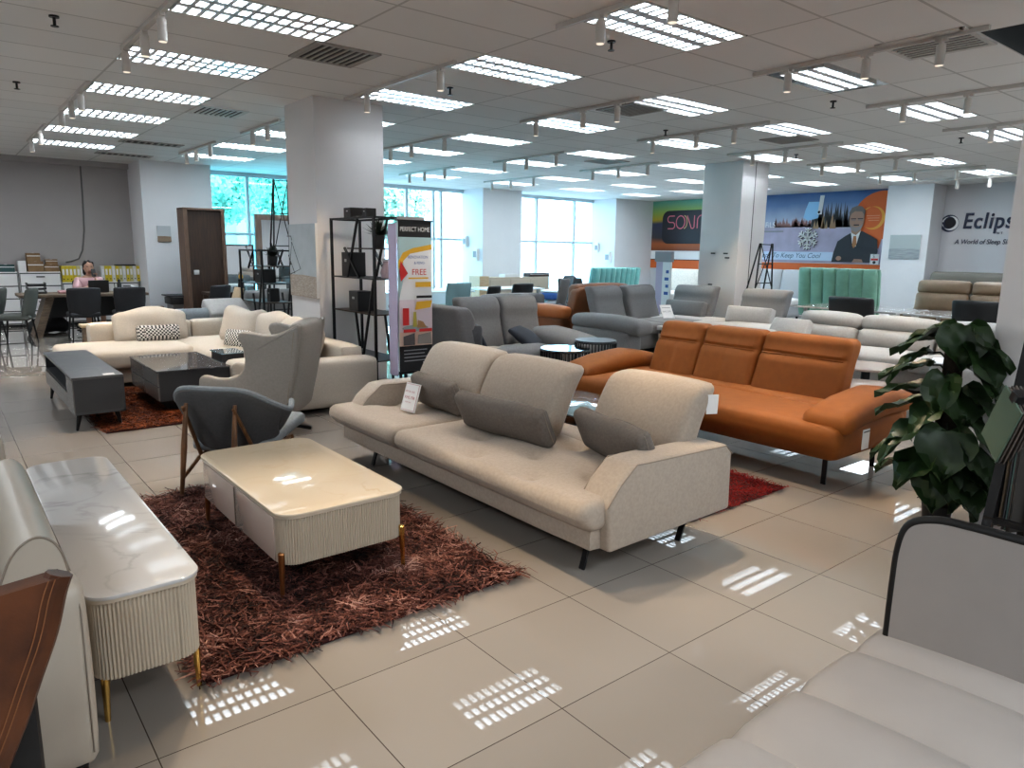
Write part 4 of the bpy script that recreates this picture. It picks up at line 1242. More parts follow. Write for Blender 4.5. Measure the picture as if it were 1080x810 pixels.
A.poly('megaphone', PRINT_R, [(.02, .90), (.10, .98), (.02, 1.10), (.005, 1.0)])
A.text('PERFECT HOME', .062, PRINT_W, .015, 1.385, sx=.78)
A.text('RENOVATION', .040, PRINT_B, .10, 1.125, sx=.9); A.text('& RENO-', .036, PRINT_B, .17, 1.07, sx=.9); A.text('FREE', .082, PRINT_R, .14, .965)
A.rect('small_print', PRINT_Y, .10, .925, .33, .94); A.rect('yellow_button', PRINT_Y, .18, .845, .36, .895)
A.rect('black_strip', PRINT_K, .19, .735, .37, .76)
A.poly('yellow_blob', PRINT_Y, [(.17, .62), (.35, .64), (.37, .71), (.19, .70)])
A.rect('red_strip', PRINT_R, .03, .47, .10, .64); A.disc('shadow_disc', M('grey_teal_print', (.3, .36, .37), .6), .17, .44, .15, .03)
A.poly('bottle_print', M('olive_print', (.45, .38, .08), .6), [(.14, .45), (.19, .45), (.18, .60), (.15, .60)]); A.poly('bag_print', M('tan_print', (.38, .22, .1), .6), [(.19, .44), (.30, .44), (.26, .50), (.2, .52)])
A.poly('room_print', M('charcoal_print', (.08, .07, .07), .6), [(.03, .27), (.16, .27), (.16, .39), (.03, .36)]); A.poly('sofa_print', M('taupe_print', (.25, .22, .2), .6), [(.19, .28), (.36, .27), (.35, .39), (.2, .37)])
A.rect('red_tag', PRINT_R, .03, .40, .17, .43); A.rect('red_tag', PRINT_R, .21, .40, .36, .43)
for q in range(4): A.rect('footer_line', PRINT_G, .03, .215 - .035 * q, .30 - .03 * (q % 2), .225 - .035 * q)
A.rect('footer_logo', PRINT_W, .25, .05, .36, .095)

t = thing('poster_stand', 'narrow lilac and white poster stand far off beside the far column', 'sign', (11.3, 9.15, 0))
b = B(); b.bb(11.28, 11.32, 9.08, 9.28, .12, 1.62); part(b, 'front_panel', PRINT_W, t, smooth=False)
b = B(); b.bb(11.3, 11.32, 9.28, 9.46, .12, 1.62); part(b, 'side_panel', PRINT_LILAC, t, smooth=False)
b = B(); b.bb(11.26, 11.34, 9.06, 9.47, 1.44, 1.64); part(b, 'header', PRINT_G, t, smooth=False)
b = B(); b.bb(11.1, 11.5, 9.2, 9.3, 0, .04); b.bar((11.3, 9.26, .02), (11.3, 9.26, .2), .04); part(b, 'foot', BLACK_M, t, smooth=False)
b = B()
for q in range(4): b.bb(11.277, 11.28, 9.12, 9.22 - .03 * (q % 2), .8 + .14 * q, .86 + .14 * q)
part(b, 'print_lines', PRINT_B, t, smooth=False).name = 'print_line'

# ------------------------------------------------------------------ grey recliner sofas in the middle distance
def headback(t, c, w, h, face, mat, th=.16, lean=.18, z0=.42, roll=True):
    """back with a head-rest roll; face = unit vector of sitting direction"""
    fx, fy = face
    def fn(x, y, z, u, v, w_):
        y -= lean * (w_ + 1) / 2 * 1.0
        f = (z + h / 2) / h
        y += .035 * math.exp(-((f - .80) / .14) ** 2) * (1 if v > 0 else .3)
        if v > 0: y -= .02 * math.exp(-((f - .62) / .02) ** 2)
        return (x, y, z)
    b = B().loc(); b.rb((0, 0, z0 + h / 2), (w, th, h), .05, 14, (0, .02, 0), None, fn)
    o = part(b, 'backrest', mat, t)
    ang = math.atan2(-fx, fy)
    o.data.transform(Matrix.Translation((c[0] - t.location[0], c[1] - t.location[1], 0)) @ Matrix.Rotation(ang, 4, 'Z'))
    return o
t = thing('corner_sofa', 'mid grey recliner corner sofa right of the poster stand', 'sofa', (5.1, 6.6, 0))
b = B(); b.rbb(4.25, 5.95, 6.05, 7.1, .06, .30, .04, 5); part(b, 'base', FAB_GREY, t)
for xa, xb in ((4.62, 5.34), (5.35, 5.9)):
    b = B(); b.rbb(xa, xb, 6.0, 6.95, .27, .47, .06, 8, (0, 0, .02)); part(b, 'seat', M('warm_grey_weave', (.30, .275, .25), .95, bump=.2, bscale=260, var=.1, vscale=40), t)
b = B(); b.rbb(5.55, 6.35, 6.02, 6.9, .10, .40, .07, 8, (0, 0, .02)); part(b, 'seat', FAB_GREY, t)
headback(t, (5.2, 7.02), .62, .63, (0, -1), FAB_GREY); headback(t, (5.83, 7.02), .60, .63, (0, -1), FAB_GREY)
headback(t, (4.33, 6.30), .72, .62, (1, 0), FAB_GREY, .2); headback(t, (4.33, 7.02), .66, .58, (1, 0), FAB_GREY, .2)
b = B(); b.rbb(4.20, 4.42, 5.94, 7.1, .20, .86, .05, 6); part(b, 'back_panel', FAB_DGREY, t)
def armroll(x, y, z, u, v, w):
    return (x, y, z - .05 * max(0, abs(u) - .5) * (w + 1))
b = B(); b.rbb(4.45, 5.45, 5.78, 6.06, .36, .60, .10, 8, (0, .01, .02), armroll); part(b, 'arm', FAB_GREY, t)
b = B(); b.rbb(4.50, 5.35, 5.82, 6.04, .08, .40, .05, 6); part(b, 'side_panel', FAB_GREY, t)
b = B(); b.rbb(5.95, 6.42, 6.1, 7.05, .40, .62, .10, 8, (0, 0, .03), lambda x, y, z, u, v, w: (x, y, z + .05 * v)); part(b, 'arm', FAB_GREY, t)
for x, y in ((4.4, 6.1), (5.8, 6.1), (4.4, 7.0), (5.8, 7.0)):
    b = B(); b.cyl((x, y, 0), (x, y, .07), .025, .025, 8); part(b, 'foot', BLACK_M, t)
pillow('black scatter pillow on the right seat of the mid grey recliner sofa', (5.60, 6.66, .575), (-1.0, 0, .6), (.44, .055, .40), FAB_NAVY, 'scatter_pillow', .065, None, 14, .025)
pillow('black scatter pillow half hidden in the corner of the mid grey recliner sofa', (4.74, 6.48, .57), (-.4, .3, 1.2), (.38, .05, .30), FAB_NAVY, 'scatter_pillow', .05, None, 12, .024)

t = thing('recliner_sofa', 'rust brown leather recliner seen from behind, beyond the grey sofas', 'sofa', (9.3, 9.5, 0))
b = B(); b.prism([(8.72, .16), (8.66, .5), (8.80, .93), (8.90, .99), (10.2, .99), (10.2, .16)], 'y', 9.1, 9.3, .04, 3)
part(b, 'back_panel', LEA_RUST, t)
b = B(); b.rbb(8.85, 10.25, 9.15, 9.45, .55, 1.04, .10, 8, (0, .02, .02)); part(b, 'backrest', LEA_RUST, t)
b = B(); b.rbb(8.7, 10.2, 9.25, 10.1, .12, .46, .06, 6, (0, 0, .02)); part(b, 'seat', LEA_RUST, t)
b = B(); b.rbb(8.44, 8.74, 9.12, 10.2, .46, .66, .08, 8, (0, 0, .03)); part(b, 'arm', M('orange_leather_arm', (.40, .13, .035), .5), t, 'lighter orange arm')
b = B(); b.rbb(8.48, 8.72, 9.16, 10.1, .10, .48, .05, 6); part(b, 'side_panel', LEA_RUST, t)
for x, y in ((8.8, 9.2), (10.1, 9.2), (8.8, 10.0), (10.1, 10.0)):
    b = B(); b.cyl((x, y, 0), (x, y, .13), .03, .03, 8); part(b, 'foot', BLACK_M, t)

t = thing('corner_sofa', 'pale to mid grey recliner corner sofa in front of the far column', 'sofa', (9.8, 7.8, 0))
b = B(); b.rbb(8.05, 11.3, 7.58, 8.5, .08, .36, .04, 5); part(b, 'base', FAB_GREY, t)
b = B(); b.rbb(10.1, 11.5, 5.9, 7.6, .08, .36, .04, 5); part(b, 'base', FAB_GREY, t)
for xa, xb in ((8.3, 9.35), (9.36, 10.4)):
    b = B(); b.rbb(xa, xb, 7.52, 8.4, .32, .48, .06, 8, (0, 0, .02)); part(b, 'seat', FAB_GREY, t)
b = B(); b.rbb(10.0, 11.2, 7.32, 8.9, .32, .47, .06, 8, (0, 0, .02)); part(b, 'seat', FAB_SILVER, t, 'paler seat in the corner')
b = B(); b.rbb(10.0, 11.2, 5.9, 7.29, .32, .47, .06, 8, (0, 0, .02)); part(b, 'seat', FAB_SILVER, t, 'paler seat at the right')
headback(t, (8.98 + .05, 8.5), .82, .62, (.12, -1), FAB_GREY, .18, .22); headback(t, (9.95, 8.55), .86, .62, (.12, -1), FAB_GREY, .18, .22)
headback(t, (11.12, 8.42), .92, .56, (-1, 0), FAB_GREY, .18, .20, .46); headback(t, (11.12, 6.96), .92, .56, (-1, .1), FAB_GREY, .18, .20, .46)
b = B(); b.rbb(8.0, 8.42, 7.0, 8.45, .42, .64, .10, 8, (0, 0, .02), lambda x, y, z, u, v, w: (x, y, z - .05 * max(0, -v - .3))); part(b, 'arm', FAB_GREY, t)
b = B(); b.rbb(8.02, 8.36, 7.2, 8.42, .06, .45, .05, 6); part(b, 'side_panel', FAB_GREY, t)
for x, y in ((8.2, 7.5), (11.2, 8.4), (8.2, 8.4), (10.3, 6.0), (11.2, 6.0)):
    b = B(); b.cyl((x, y, 0), (x, y, .09), .03, .03, 8); part(b, 'foot', BLACK_M, t)
for lab, c in (('grey lumbar cushion on the corner sofa in front of the far column, left of two', (10.86, 8.35, .60)), ('pale grey lumbar cushion on the corner sofa right of the far column', (10.80, 6.95, .58))):
    o = pillow(lab, c, (-.25, 0, -PI / 2), (.86, .16, .30), FAB_SILVER if c[1] < 8 else FAB_GREY, 'lumbar_cushion', .04)
o, a = card('white price card lying against the second back of the far grey corner sofa', (9.98, 8.06, .60), .22, .26, (.9, -.35, 0), (-.05, .45, 1), None)
a.text('RM7,399', .045, PRINT_G, .02, .12); a.rect('print_line', PRINT_G, .03, .2, .19, .21)

# ------------------------------------------------------------------ occasional tables
t = thing('side_table', 'small white box side table with dark open slot beside the orange sofa back', 'side table', (9.4, 7.35, 0))
b = B(); b.bb(9.0, 9.55, 7.12, 7.46, .40, .46, .004); part(b, 'tabletop', WHITE_L, t)
b = B(); b.bb(9.02, 9.53, 7.14, 7.44, .06, .34, .004); part(b, 'body', CREAM_L, t)
b = B(); b.bb(9.04, 9.51, 7.15, 7.43, .34, .40); part(b, 'slot', PLASTIC_K, t, smooth=False)
b = B(); b.bb(9.1, 9.45, 7.18, 7.4, 0, .06); part(b, 'plinth', BLACK_M, t, smooth=False)
def drum(label, x, y, r, h, top):
    t = thing('drum_table', label, 'side table', (x, y, 0), group='wire drum tables')
    b = B(); b.cyl((x, y, h - .018), (x, y, h), r, r, 36); part(b, 'tabletop', top, t)
    n = 36
    for z in (.012, h - .02):
        b = B(); b.tube([(x + r * math.cos(2 * PI * k / n), y + r * math.sin(2 * PI * k / n), z) for k in range(n)], .009, 6, True)
        part(b, 'ring', BLACK_M, t)
    b = B()
    for k in range(40):
        a = 2 * PI * k / 40
        b.cyl((x + r * math.cos(a), y + r * math.sin(a), .012), (x + r * math.cos(a), y + r * math.sin(a), h - .02), .005, .005, 5)
    part(b, 'wire_cage', BLACK_M, t)
drum('lower round wire drum table with mirrored top, beyond the beige sofa', 5.21, 5.55, .26, .60, M('mirror_top', (.55, .65, .72), .04, metal=1))
drum('taller round wire drum table standing behind the mirrored one', 5.72, 5.60, .23, .65, M('smoked_glass', (.03, .03, .033), .35))
t = thing('coffee_table', 'low glass topped coffee table on the red rug behind the beige sofa', 'coffee table', (4.0, 3.95, 0))
b = B(); b.prism(rrect(3.62, 4.36, 3.45, 4.45, .04, 6), 'z', .40, .415, .003, 2); part(b, 'tabletop', GLASS_TOP, t)
b = B()
b.bb(3.66, 4.32, 3.50, 4.40, .30, .306); part(b, 'lower_shelf', GLASS_TOP, t)
for x in (3.67, 4.31):
    for y in (3.52, 4.38):
        b = B(); b.bar((x, y, .012), (x, y, .40), .025); part(b, 'leg', BLACK_M, t, smooth=False)
b = B(); b.bar((3.67, 3.52, .10), (4.31, 4.38, .10), .02); b.bar((3.67, 4.38, .10), (4.31, 3.52, .10), .02); part(b, 'cross_brace', BLACK_M, t, smooth=False)
blackbox('small black and white box on the glass coffee table behind the beige sofa', (4.22, 3.62, .415), (.10, .14, .10), rz=.3, group='')
def round_table(label, x, y, r, h):
    t = thing('round_table', label, 'side table', (x, y, 0), group='nesting round tables')
    b = B(); b.lathe((x, y, 0), [(r - .015, h - .03), (r, h - .022), (r, h - .006), (r - .006, h)], 40); part(b, 'tabletop', STONE_PINK, t)
    b = B(); b.lathe((x, y, 0), [(r * .62, .012), (r * .62, .03), (.05, .05), (.045, h - .06), (r * .75, h - .031)], 28); part(b, 'pedestal', BLACK_M, t)
round_table('higher round pinkish stone table right of the orange sofa', 7.95, 3.62, .36, .43)
round_table('lower round pinkish stone table right of the orange sofa, nearer of the two', 7.25, 3.28, .33, .34)

# ------------------------------------------------------------------ silver sofa row behind the orange sofa
t = thing('sofa', 'long silver white sofa with pillow headrests behind the orange sofa', 'sofa', (9.4, 4.0, 0))
b = B(); b.rbb(8.75, 9.85, 2.3, 5.35, .08, .34, .04, 5); part(b, 'base', FAB_SILVER, t)
for y0, y1 in ((4.46, 5.30), (3.50, 4.45), (2.5, 3.49)):
    b = B(); b.rbb(8.62, 9.5, y0, y1, .30, .46, .06, 8, (0, 0, .025)); part(b, 'seat', FAB_SILVER, t)
    b = B(); b.rb((9.46, (y0 + y1) / 2, .545), (.20, y1 - y0 - .02, .27), .08, 8, (.05, 0, .01), (0, .14, 0)); part(b, 'back_cushion', FAB_SILVER, t)
    b = B(); b.rb((9.56, (y0 + y1) / 2, .745), (.22, y1 - y0, .23), .09, 10, (.05, .01, .01), (0, .16, 0), lambda x, y, z, u, v, w: (x, y, z * (1 - .12 * v * v))); part(b, 'headrest', FAB_SILVER, t)
b = B(); b.rbb(9.6, 9.85, 2.4, 5.3, .3, .62, .06, 6); part(b, 'back_panel', FAB_SILVER, t)
b = B(); b.rbb(8.7, 9.7, 5.3, 5.55, .10, .58, .08, 8, (0, 0, .02)); part(b, 'arm', FAB_SILVER, t)
b = B(); b.rbb(8.36, 8.9, 2.35, 3.15, .10, .46, .06, 8, (0, 0, .02)); part(b, 'chaise', FAB_SILVER, t)
for x, y in ((8.85, 2.4), (8.85, 5.3), (9.75, 2.4), (9.75, 5.3)):
    b = B(); b.cyl((x, y, 0), (x, y, .09), .03, .03, 8); part(b, 'foot', BLACK_M, t)
pillow('small pale grey pillow at the left end of the silver sofa, behind the orange sofa', (9.1, 5.22, .60), (-.6, 0, -PI / 2), (.55, .14, .32), FAB_SILVER, 'scatter_pillow', .04)
b = B(); b.rb((8.62, 2.95, .49), (.5, .5, .012), .004, 6, 0, (0, 0, .3)); solo(b, 'paper_sheet', PAPER, 'loose white sheet lying on the silver sofa chaise behind the plant', 'paper', loc=(8.62, 2.95, .49))

# ------------------------------------------------------------------ marble dining tables with black chairs beyond
def dining_table(label, x0, x1, y0, y1, h, top, leg=WHITE_L, group='marble dining tables'):
    t = thing('dining_table', label, 'dining table', ((x0 + x1) / 2, (y0 + y1) / 2, 0), group=group)
    b = B(); b.bb(x0, x1, y0, y1, h - .03, h, .004); part(b, 'tabletop', top, t, smooth=False)
    for x in (x0 + .12, x1 - .12):
        for y in (y0 + .12, y1 - .12):
            b = B(); b.cyl((x, y, 0), (x, y, h - .03), .022, .035, 8); part(b, 'leg', leg, t)
    return t
dining_table('long white marble dining table behind the silver sofa, left of the dark chair', 11.8, 13.0, 5.0, 6.7, .74, MARB_WHITE)
dining_table('white marble dining table behind the silver sofa, right of the first', 11.8, 13.0, 3.0, 4.9, .74, MARB_WHITE)
def dining_chair(label, x, y, rz, mat, w=.5, h=.92, legm=BLACK_M, group='dining chairs', cat='chair'):
    t = thing('dining_chair', label, cat, (x, y, 0), rz, group)
    b = B().loc(); b.rb((0, 0, .45), (w * .92, .46, .09), .04, 6, (0, 0, .015)); part(b, 'seat', mat, t)
    def fn(x, y, z, u, v, w_):
        y -= .10 * (w_ + 1) / 2 - .07 * u * u
        x *= 1 - .10 * max(0, -w_)
        return (x, y, z)
    b = B().loc(); b.rb((0, -.20, .44 + (h - .44) / 2), (w, .07, h - .44), .032, 10, (0, .015, .01), None, fn); part(b, 'backrest', mat, t)
    for sx in (-1, 1):
        for sy in (-1, 1):
            b = B().loc(); b.cyl((sx * w * .36, sy * .17, .42), (sx * w * .44, sy * .22, 0), .016, .011, 8); part(b, 'leg', legm, t)
    return t
dining_chair('wide black leather chair at the marble table, left of two behind the silver sofa', 11.48, 5.47, -PI / 2, LEA_BLACK, .72, .97, group='black leather dining chairs')
dining_chair('wide black leather chair at the marble table, right of two beside the big right column', 11.48, 3.66, -PI / 2, LEA_BLACK, .72, 1.02, group='black leather dining chairs')

# ------------------------------------------------------------------ beds and headboards by the far wall
def headboard(label, c, w, z0, z1, face, mat, n=6, bed=True, lean=.06, bedm=FAB_WHITE, L=1.9, name='bed', both=False):
    """upright panel of vertical channels; face = direction it looks"""
    fx, fy = face
    t = thing(name, label, 'bed', (c[0], c[1], 0), math.atan2(-fx, fy), 'upholstered beds by the far walls')
    cw = w / n
    for k in range(n):
        b = B().loc(); b.rb((-w / 2 + cw * (k + .5), 0, (z0 + z1) / 2), (cw * .995, .12, z1 - z0), .05, 5, (0, .03, 0), None, lambda x, y, z, u, v, ww: (x, y - lean * (ww + 1), z)); part(b, 'channel', mat, t)
    for k in range(n if both else 0):
        b = B().loc(); b.rb((-w / 2 + cw * (k + .5), -.14, (z0 + z1) / 2), (cw * .995, .12, z1 - z0), .05, 5, (0, .03, 0), None, lambda x, y, z, u, v, ww: (x, y - lean * (ww + 1), z)); part(b, 'channel', mat, t)
    b = B().loc(); b.rb((0, -.08, (z0 + z1) / 2 - .02), (w + .06, .06, z1 - z0 + .02), .03, 5, 0, None, lambda x, y, z, u, v, ww: (x, y - lean * (ww + 1), z)); part(b, 'headboard', mat, t)
    b = B().loc(); b.rb((0, L / 2 + .08, .22), (w, L, .26), .04, 5); part(b, 'bed_base', mat, t)
    if bed:
        b = B().loc(); b.rb((0, L / 2 + .06, .44), (w - .06, L - .06, .2), .07, 6, (0, 0, .02)); part(b, 'mattress', bedm, t)
    for sx in (-1, 1):
        for yy in (.1, L - .1):
            b = B().loc(); b.cyl((sx * w * .4, yy, 0), (sx * w * .4, yy, .10), .03, .03, 8); part(b, 'leg', BLACK_M, t)
    return t
headboard('mint green channelled headboard of a bed under the snowy wall poster', (14.05, 7.04), 1.56, .42, 1.37, (1, 0), FAB_MINT, both=True)
headboard('turquoise channelled headboard of a bed beside the second clear window', (15.2, 14.35), 1.85, .42, 1.19, (.0, 1), FAB_TEAL, 9, both=True)
headboard('white patterned headboard of a bed under the dark lettered wall poster', (17.1, 13.3), 1.7, .42, 1.16, (-1, 0), M('ivory_damask', (.60, .56, .50), .8, col2=(.48, .46, .42), vscale=26), 1)
headboard('pale grey headboard of a bed just right of the far column', (17.1, 10.2), 1.5, .42, 1.24, (-1, 0), M('pale_grey_velvet', (.42, .43, .45), .8), 2)
t = thing('mattress_set', 'thick blue sided mattress on a pale teal bed base, behind the grey recliners', 'mattress', (13.0, 12.75, 0))
b = B(); b.rbb(11.9, 14.2, 11.9, 13.7, .42, .60, .04, 6); part(b, 'mattress', FAB_BLUE, t, 'blue mattress')
b = B(); b.rbb(11.92, 14.18, 11.92, 13.68, .60, .67, .04, 6); part(b, 'topper', FAB_WHITE, t)
b = B(); b.rbb(11.9, 14.2, 11.9, 13.7, .06, .42, .04, 6); part(b, 'bed_base', M('pale_teal_base', (.22, .36, .40), .8), t)
b = B(); b.bb(12.55, 12.8, 11.888, 11.898, .49, .53); part(b, 'white_mark', PRINT_W, t, smooth=False)
for x, y in ((12.0, 12.0), (14.1, 12.0), (12.0, 13.6), (14.1, 13.6)):
    b = B(); b.cyl((x, y, 0), (x, y, .06), .04, .04, 8); part(b, 'foot', BLACK_M, t)
dining_chair('low orange chair in front of the turquoise headboard', 14.62, 12.9, PI, LEA_ORANGE, .7, .72, group='')

t = thing('sofa', 'mocha brown leather sofa with split back cushions under the right wall lettering', 'sofa', (15.5, 5.0, 0))
b = B(); b.rbb(14.9, 16.0, 3.2, 6.18, .10, .45, .06, 6); part(b, 'base', LEA_MOCHA, t)
for y0, y1 in ((5.26, 6.22), (4.22, 5.24), (3.2, 4.2)):
    b = B(); b.rbb(14.8, 15.6, y0, y1, .40, .55, .06, 8, (0, 0, .02)); part(b, 'seat', LEA_MOCHA, t)
    b = B(); b.rb((15.52, (y0 + y1) / 2, .72), (.20, y1 - y0, .38), .07, 8, (.05, 0, .01), (0, .1, 0)); part(b, 'back_cushion', LEA_MOCHA, t)
    b = B(); b.rb((15.58, (y0 + y1) / 2, 1.02), (.20, y1 - y0, .27), .08, 8, (.05, 0, .01), (0, .14, 0)); part(b, 'headrest', LEA_MOCHA, t)
for x, y in ((15.0, 3.3), (15.0, 6.0), (15.9, 3.3), (15.9, 6.0)):
    b = B(); b.cyl((x, y, 0), (x, y, .11), .03, .03, 8); part(b, 'foot', BLACK_M, t)
t = thing('sofa', 'dark olive sofa back behind the mocha sofa, below the right wall lettering', 'sofa', (17.6, 5.6, 0))
b = B(); b.rbb(17.3, 18.2, 3.4, 7.0, .0, .5, .06, 6); part(b, 'base', M('olive_grey_leather', (.13, .12, .10), .6), t)
for y0, y1 in ((5.2, 6.95), (3.4, 5.18)):
    b = B(); b.rb((18.0, (y0 + y1) / 2, .88), (.24, y1 - y0, .8), .08, 8, (.03, 0, .01), (0, .1, 0)); part(b, 'backrest', M('olive_grey_leather', (.13, .12, .10), .6), t)

# ------------------------------------------------------------------ posters, wall lettering, pictures
RX, RU = (0, -1, 0), (0, 0, 1)       # on walls facing -x: right is -y
XW = 18.99
t = thing('wall_poster', 'dark wall poster with sunset sky and rounded black name panel, left of the far column', 'poster', (XW, 14.7, 1.69))
pm = ramp_mat('sunset_print', 2, -.05, 1.65, [(0, (.16, .05, .02)), (.16, (.36, .10, .03)), (.28, (.05, .05, .06)), (.55, (.045, .05, .10)), (.62, (.45, .33, .03)), (.75, (.30, .42, .10)), (1, (.12, .42, .38))], .10, 1.2)
b = B(); b.bb(XW - .01, XW, 13.0, 16.34, 1.69, 3.28); pn = part(b, 'printed_sheet', pm, t, smooth=False)
A = Art(t, (XW - .0101, 16.34, 1.69), RX, RU)
def rounded(u0, v0, u1, v1, r): return rrect(u0, u1, v0, v1, r, 6)
A.poly('name_panel', M('name_panel_black', (.018, .018, .026), .5), rounded(.62, .22, 3.3, 1.27, .25))
ROSE = M('rose_print', (.72, .18, .24), .5)
def band(pts, th=.035, mat=ROSE):
    L, Rr = [], []
    for i, (x, y) in enumerate(pts):
        a, c = pts[max(0, i - 1)], pts[min(len(pts) - 1, i + 1)]
        d = math.hypot(c[0] - a[0], c[1] - a[1]) or 1
        nx, ny = -(c[1] - a[1]) / d * th / 2, (c[0] - a[0]) / d * th / 2
        L.append((x + nx, y + ny)); Rr.append((x - nx, y - ny))
    A.strip('lettering', mat, L, Rr)
def arc(cx, cy, rx, ry, a0, a1, n=16): return [(cx + rx * math.cos(a0 + (a1 - a0) * k / n), cy + ry * math.sin(a0 + (a1 - a0) * k / n)) for k in range(n + 1)]
lb = .70; lh = .40
band([(1.12, lb + lh)] + arc(.93, lb + lh * .75, .09, lh * .25, PI / 2, PI * 1.5, 8) + arc(1.04, lb + lh * .25, .09, lh * .25, PI / 2, -PI / 2, 8) + [(.85, lb)])
band(arc(1.36, lb + lh / 2, .17, lh / 2, 0, 2 * PI, 28)); band(arc(1.50, lb + lh / 2, .12, lh / 2, PI * .5, -PI * .5, 12), .03, M('gold_line_print', (.6, .42, .2), .5))
band([(1.62, lb + lh), (1.80, lb), (1.86, lb)] + [(1.90, lb + .03), (1.90, lb + lh)])
band([(2.02, lb), (2.02, lb + lh * .6)] + arc(2.18, lb + lh * .62, .16, lh * .38, PI, 0, 12) + [(2.34, lb + lh * .6), (2.34, lb)])
b = B(); b.bb(18.985, 19.0, 12.55, 16.34, 1.405, 1.68); struct(b, 'trim_3', PRINT_W)
b = B(); b.bb(18.98, 19.0, 12.55, 16.34, 1.385, 1.415); struct(b, 'trim_4', PRINT_K)
b = B(); b.bb(18.98, 19.0, 8.26, 16.3, 1.12, 1.39); struct(b, 'trim_5', PRINT_O)

t = thing('wall_poster', 'wide snowy landscape wall poster with a suited man and an orange sun', 'poster', (XW, 10.4, 1.42))
pm = ramp_mat('winter_sky_print', 2, .8, 1.9, [(0, (.55, .45, .50)), (.3, (.40, .45, .58)), (.65, (.12, .20, .38)), (1, (.03, .09, .24))], .45, .9)
b = B(); b.bb(XW - .01, XW, 8.43, 12.5, 1.40, 3.28); pn = part(b, 'printed_sheet', pm, t, smooth=False)
A = Art(t, (XW - .0101, 11.95, 1.42), RX, RU)
rg = random.Random(5)
A.poly('snow_field', M('snow_print', (.46, .42, .55), .6, var=.15, vscale=3), [(-.5, 0), (3.5, 0), (3.5, 1.0), (2.4, .90), (1.2, .98), (-.5, .95)])
def spikes(u0, u1, n, hmin, hmax, vb, seed):
    rg = random.Random(seed); L = []
    for k in range(n):
        u = u0 + (u1 - u0) * (k + rg.random()) / n; h = rg.uniform(hmin, hmax); w = rg.uniform(.03, .07)
        L.append([(u - w, vb), (u + w, vb), (u + w * .55, vb + h * .5), (u, vb + h), (u - w * .55, vb + h * .5)])
    return L
A.polys('rose_trees', M('rose_tree_print', (.36, .20, .19), .6), spikes(.3, 1.5, 26, .10, .28, .95, 2))
A.polys('dark_trees', M('dark_tree_print', (.045, .045, .05), .6), spikes(1.45, 2.6, 30, .25, .70, .93, 3))
A.polys('gold_trees', M('gold_tree_print', (.36, .23, .14), .6), spikes(1.5, 2.1, 7, .2, .45, .90, 4))
A.poly('ice_block', M('ice_print', (.30, .55, .80), .4), [(1.18, 1.2), (1.32, 1.12), (1.6, 1.18), (1.66, 1.4), (1.6, 1.62), (1.3, 1.62), (1.22, 1.4)])
A.poly('white_tower', PRINT_W, [(1.58, 1.28), (1.70, 1.28), (1.74, 1.78), (1.62, 1.78)]); A.disc('black_dot', PRINT_K, 1.62, 1.34, .035)
A.disc('orange_sun', PRINT_O, 3.30, 1.10, .74, .72, PI * .36, PI * 1.5)
A.poly('orange_sun', PRINT_O, [(2.9, .9), (3.5, .55), (3.5, 1.80), (3.30, 1.82), (2.9, 1.6)])
def crescent(cx, cy, r, t0, t1, th, n=30):
    o_ = [(cx + r * math.cos(t0 + (t1 - t0) * k / n), cy + r * math.sin(t0 + (t1 - t0) * k / n)) for k in range(n + 1)]
    i_ = [(cx - .03 + (r - th * math.sin(PI * k / n)) * math.cos(t0 + (t1 - t0) * k / n), cy + .015 + (r - th * math.sin(PI * k / n)) * math.sin(t0 + (t1 - t0) * k / n)) for k in range(n + 1)]
    return o_, i_
A.strip('crescent_emblem', M('gold_print', (.75, .38, .06), .5), *crescent(3.10, 1.15, .29, -PI * .75, PI * .75, .05))
for q in range(3): A.rect('small_print', M('pale_orange_print', (.72, .35, .2), .6), 2.92 + .03 * q, 1.20 - .06 * q, 3.25, 1.215 - .06 * q)
A.rect('slogan_band', PRINT_LB, -.55, .05, 2.12, .28)
A.text('Happy To Keep You Cool', .19, M('slogan_ink', (.06, .12, .2), .6), -.22, .115, shear=.3, sx=.98)
A.text('FiLS', .22, PRINT_W, .03, .95, sx=.9); A.rect('small_print', PRINT_G, .0, .82, .62, .86)
arms = []
for k in range(6):
    a = k * PI / 3 + PI / 6
    ca, sa = math.cos(a), math.sin(a)
    def pt(r, s): return (1.36 + r * ca - s * sa, .64 + r * sa + s * ca)
    arms.append([pt(0, -.03), pt(.28, -.025), pt(.30, 0), pt(.28, .025), pt(0, .03)])
    for q in (.12, .20):
        for sg in (-1, 1):
            arms.append([pt(q, 0), pt(q + .035, 0), pt(q + .09, sg * .09), pt(q + .05, sg * .095)])
sh_ = [[(u + .02, v - .02) for u, v in p] for p in arms]
A.polys('snowflake_shadow', PRINT_K, sh_); A.polys('snowflake', PRINT_W, arms)
SUIT = M('dark_suit_print', (.018, .022, .03), .6); FACE = M('face_print', (.38, .23, .17), .6); GREYH = M('grey_hair_print', (.16, .14, .13), .6)
A.poly('suit', SUIT, [(2.10, .02), (2.14, .28), (2.22, .56), (2.42, .70), (2.60, .80), (2.86, .82), (3.10, .70), (3.26, .60), (3.30, .30), (3.22, .02)])
A.poly('shirt', PRINT_W, [(2.56, .80), (2.62, .50), (2.72, .42), (2.82, .86), (2.70, .74)])
A.poly('tie', M('tie_print', (.36, .16, .06), .5), [(2.64, .70), (2.71, .70), (2.74, .48), (2.67, .38), (2.62, .46)])
A.poly('neck', FACE, [(2.56, .86), (2.58, .78), (2.70, .72), (2.82, .84), (2.82, .95)])
A.disc('face', FACE, 2.69, 1.10, .195, .29)
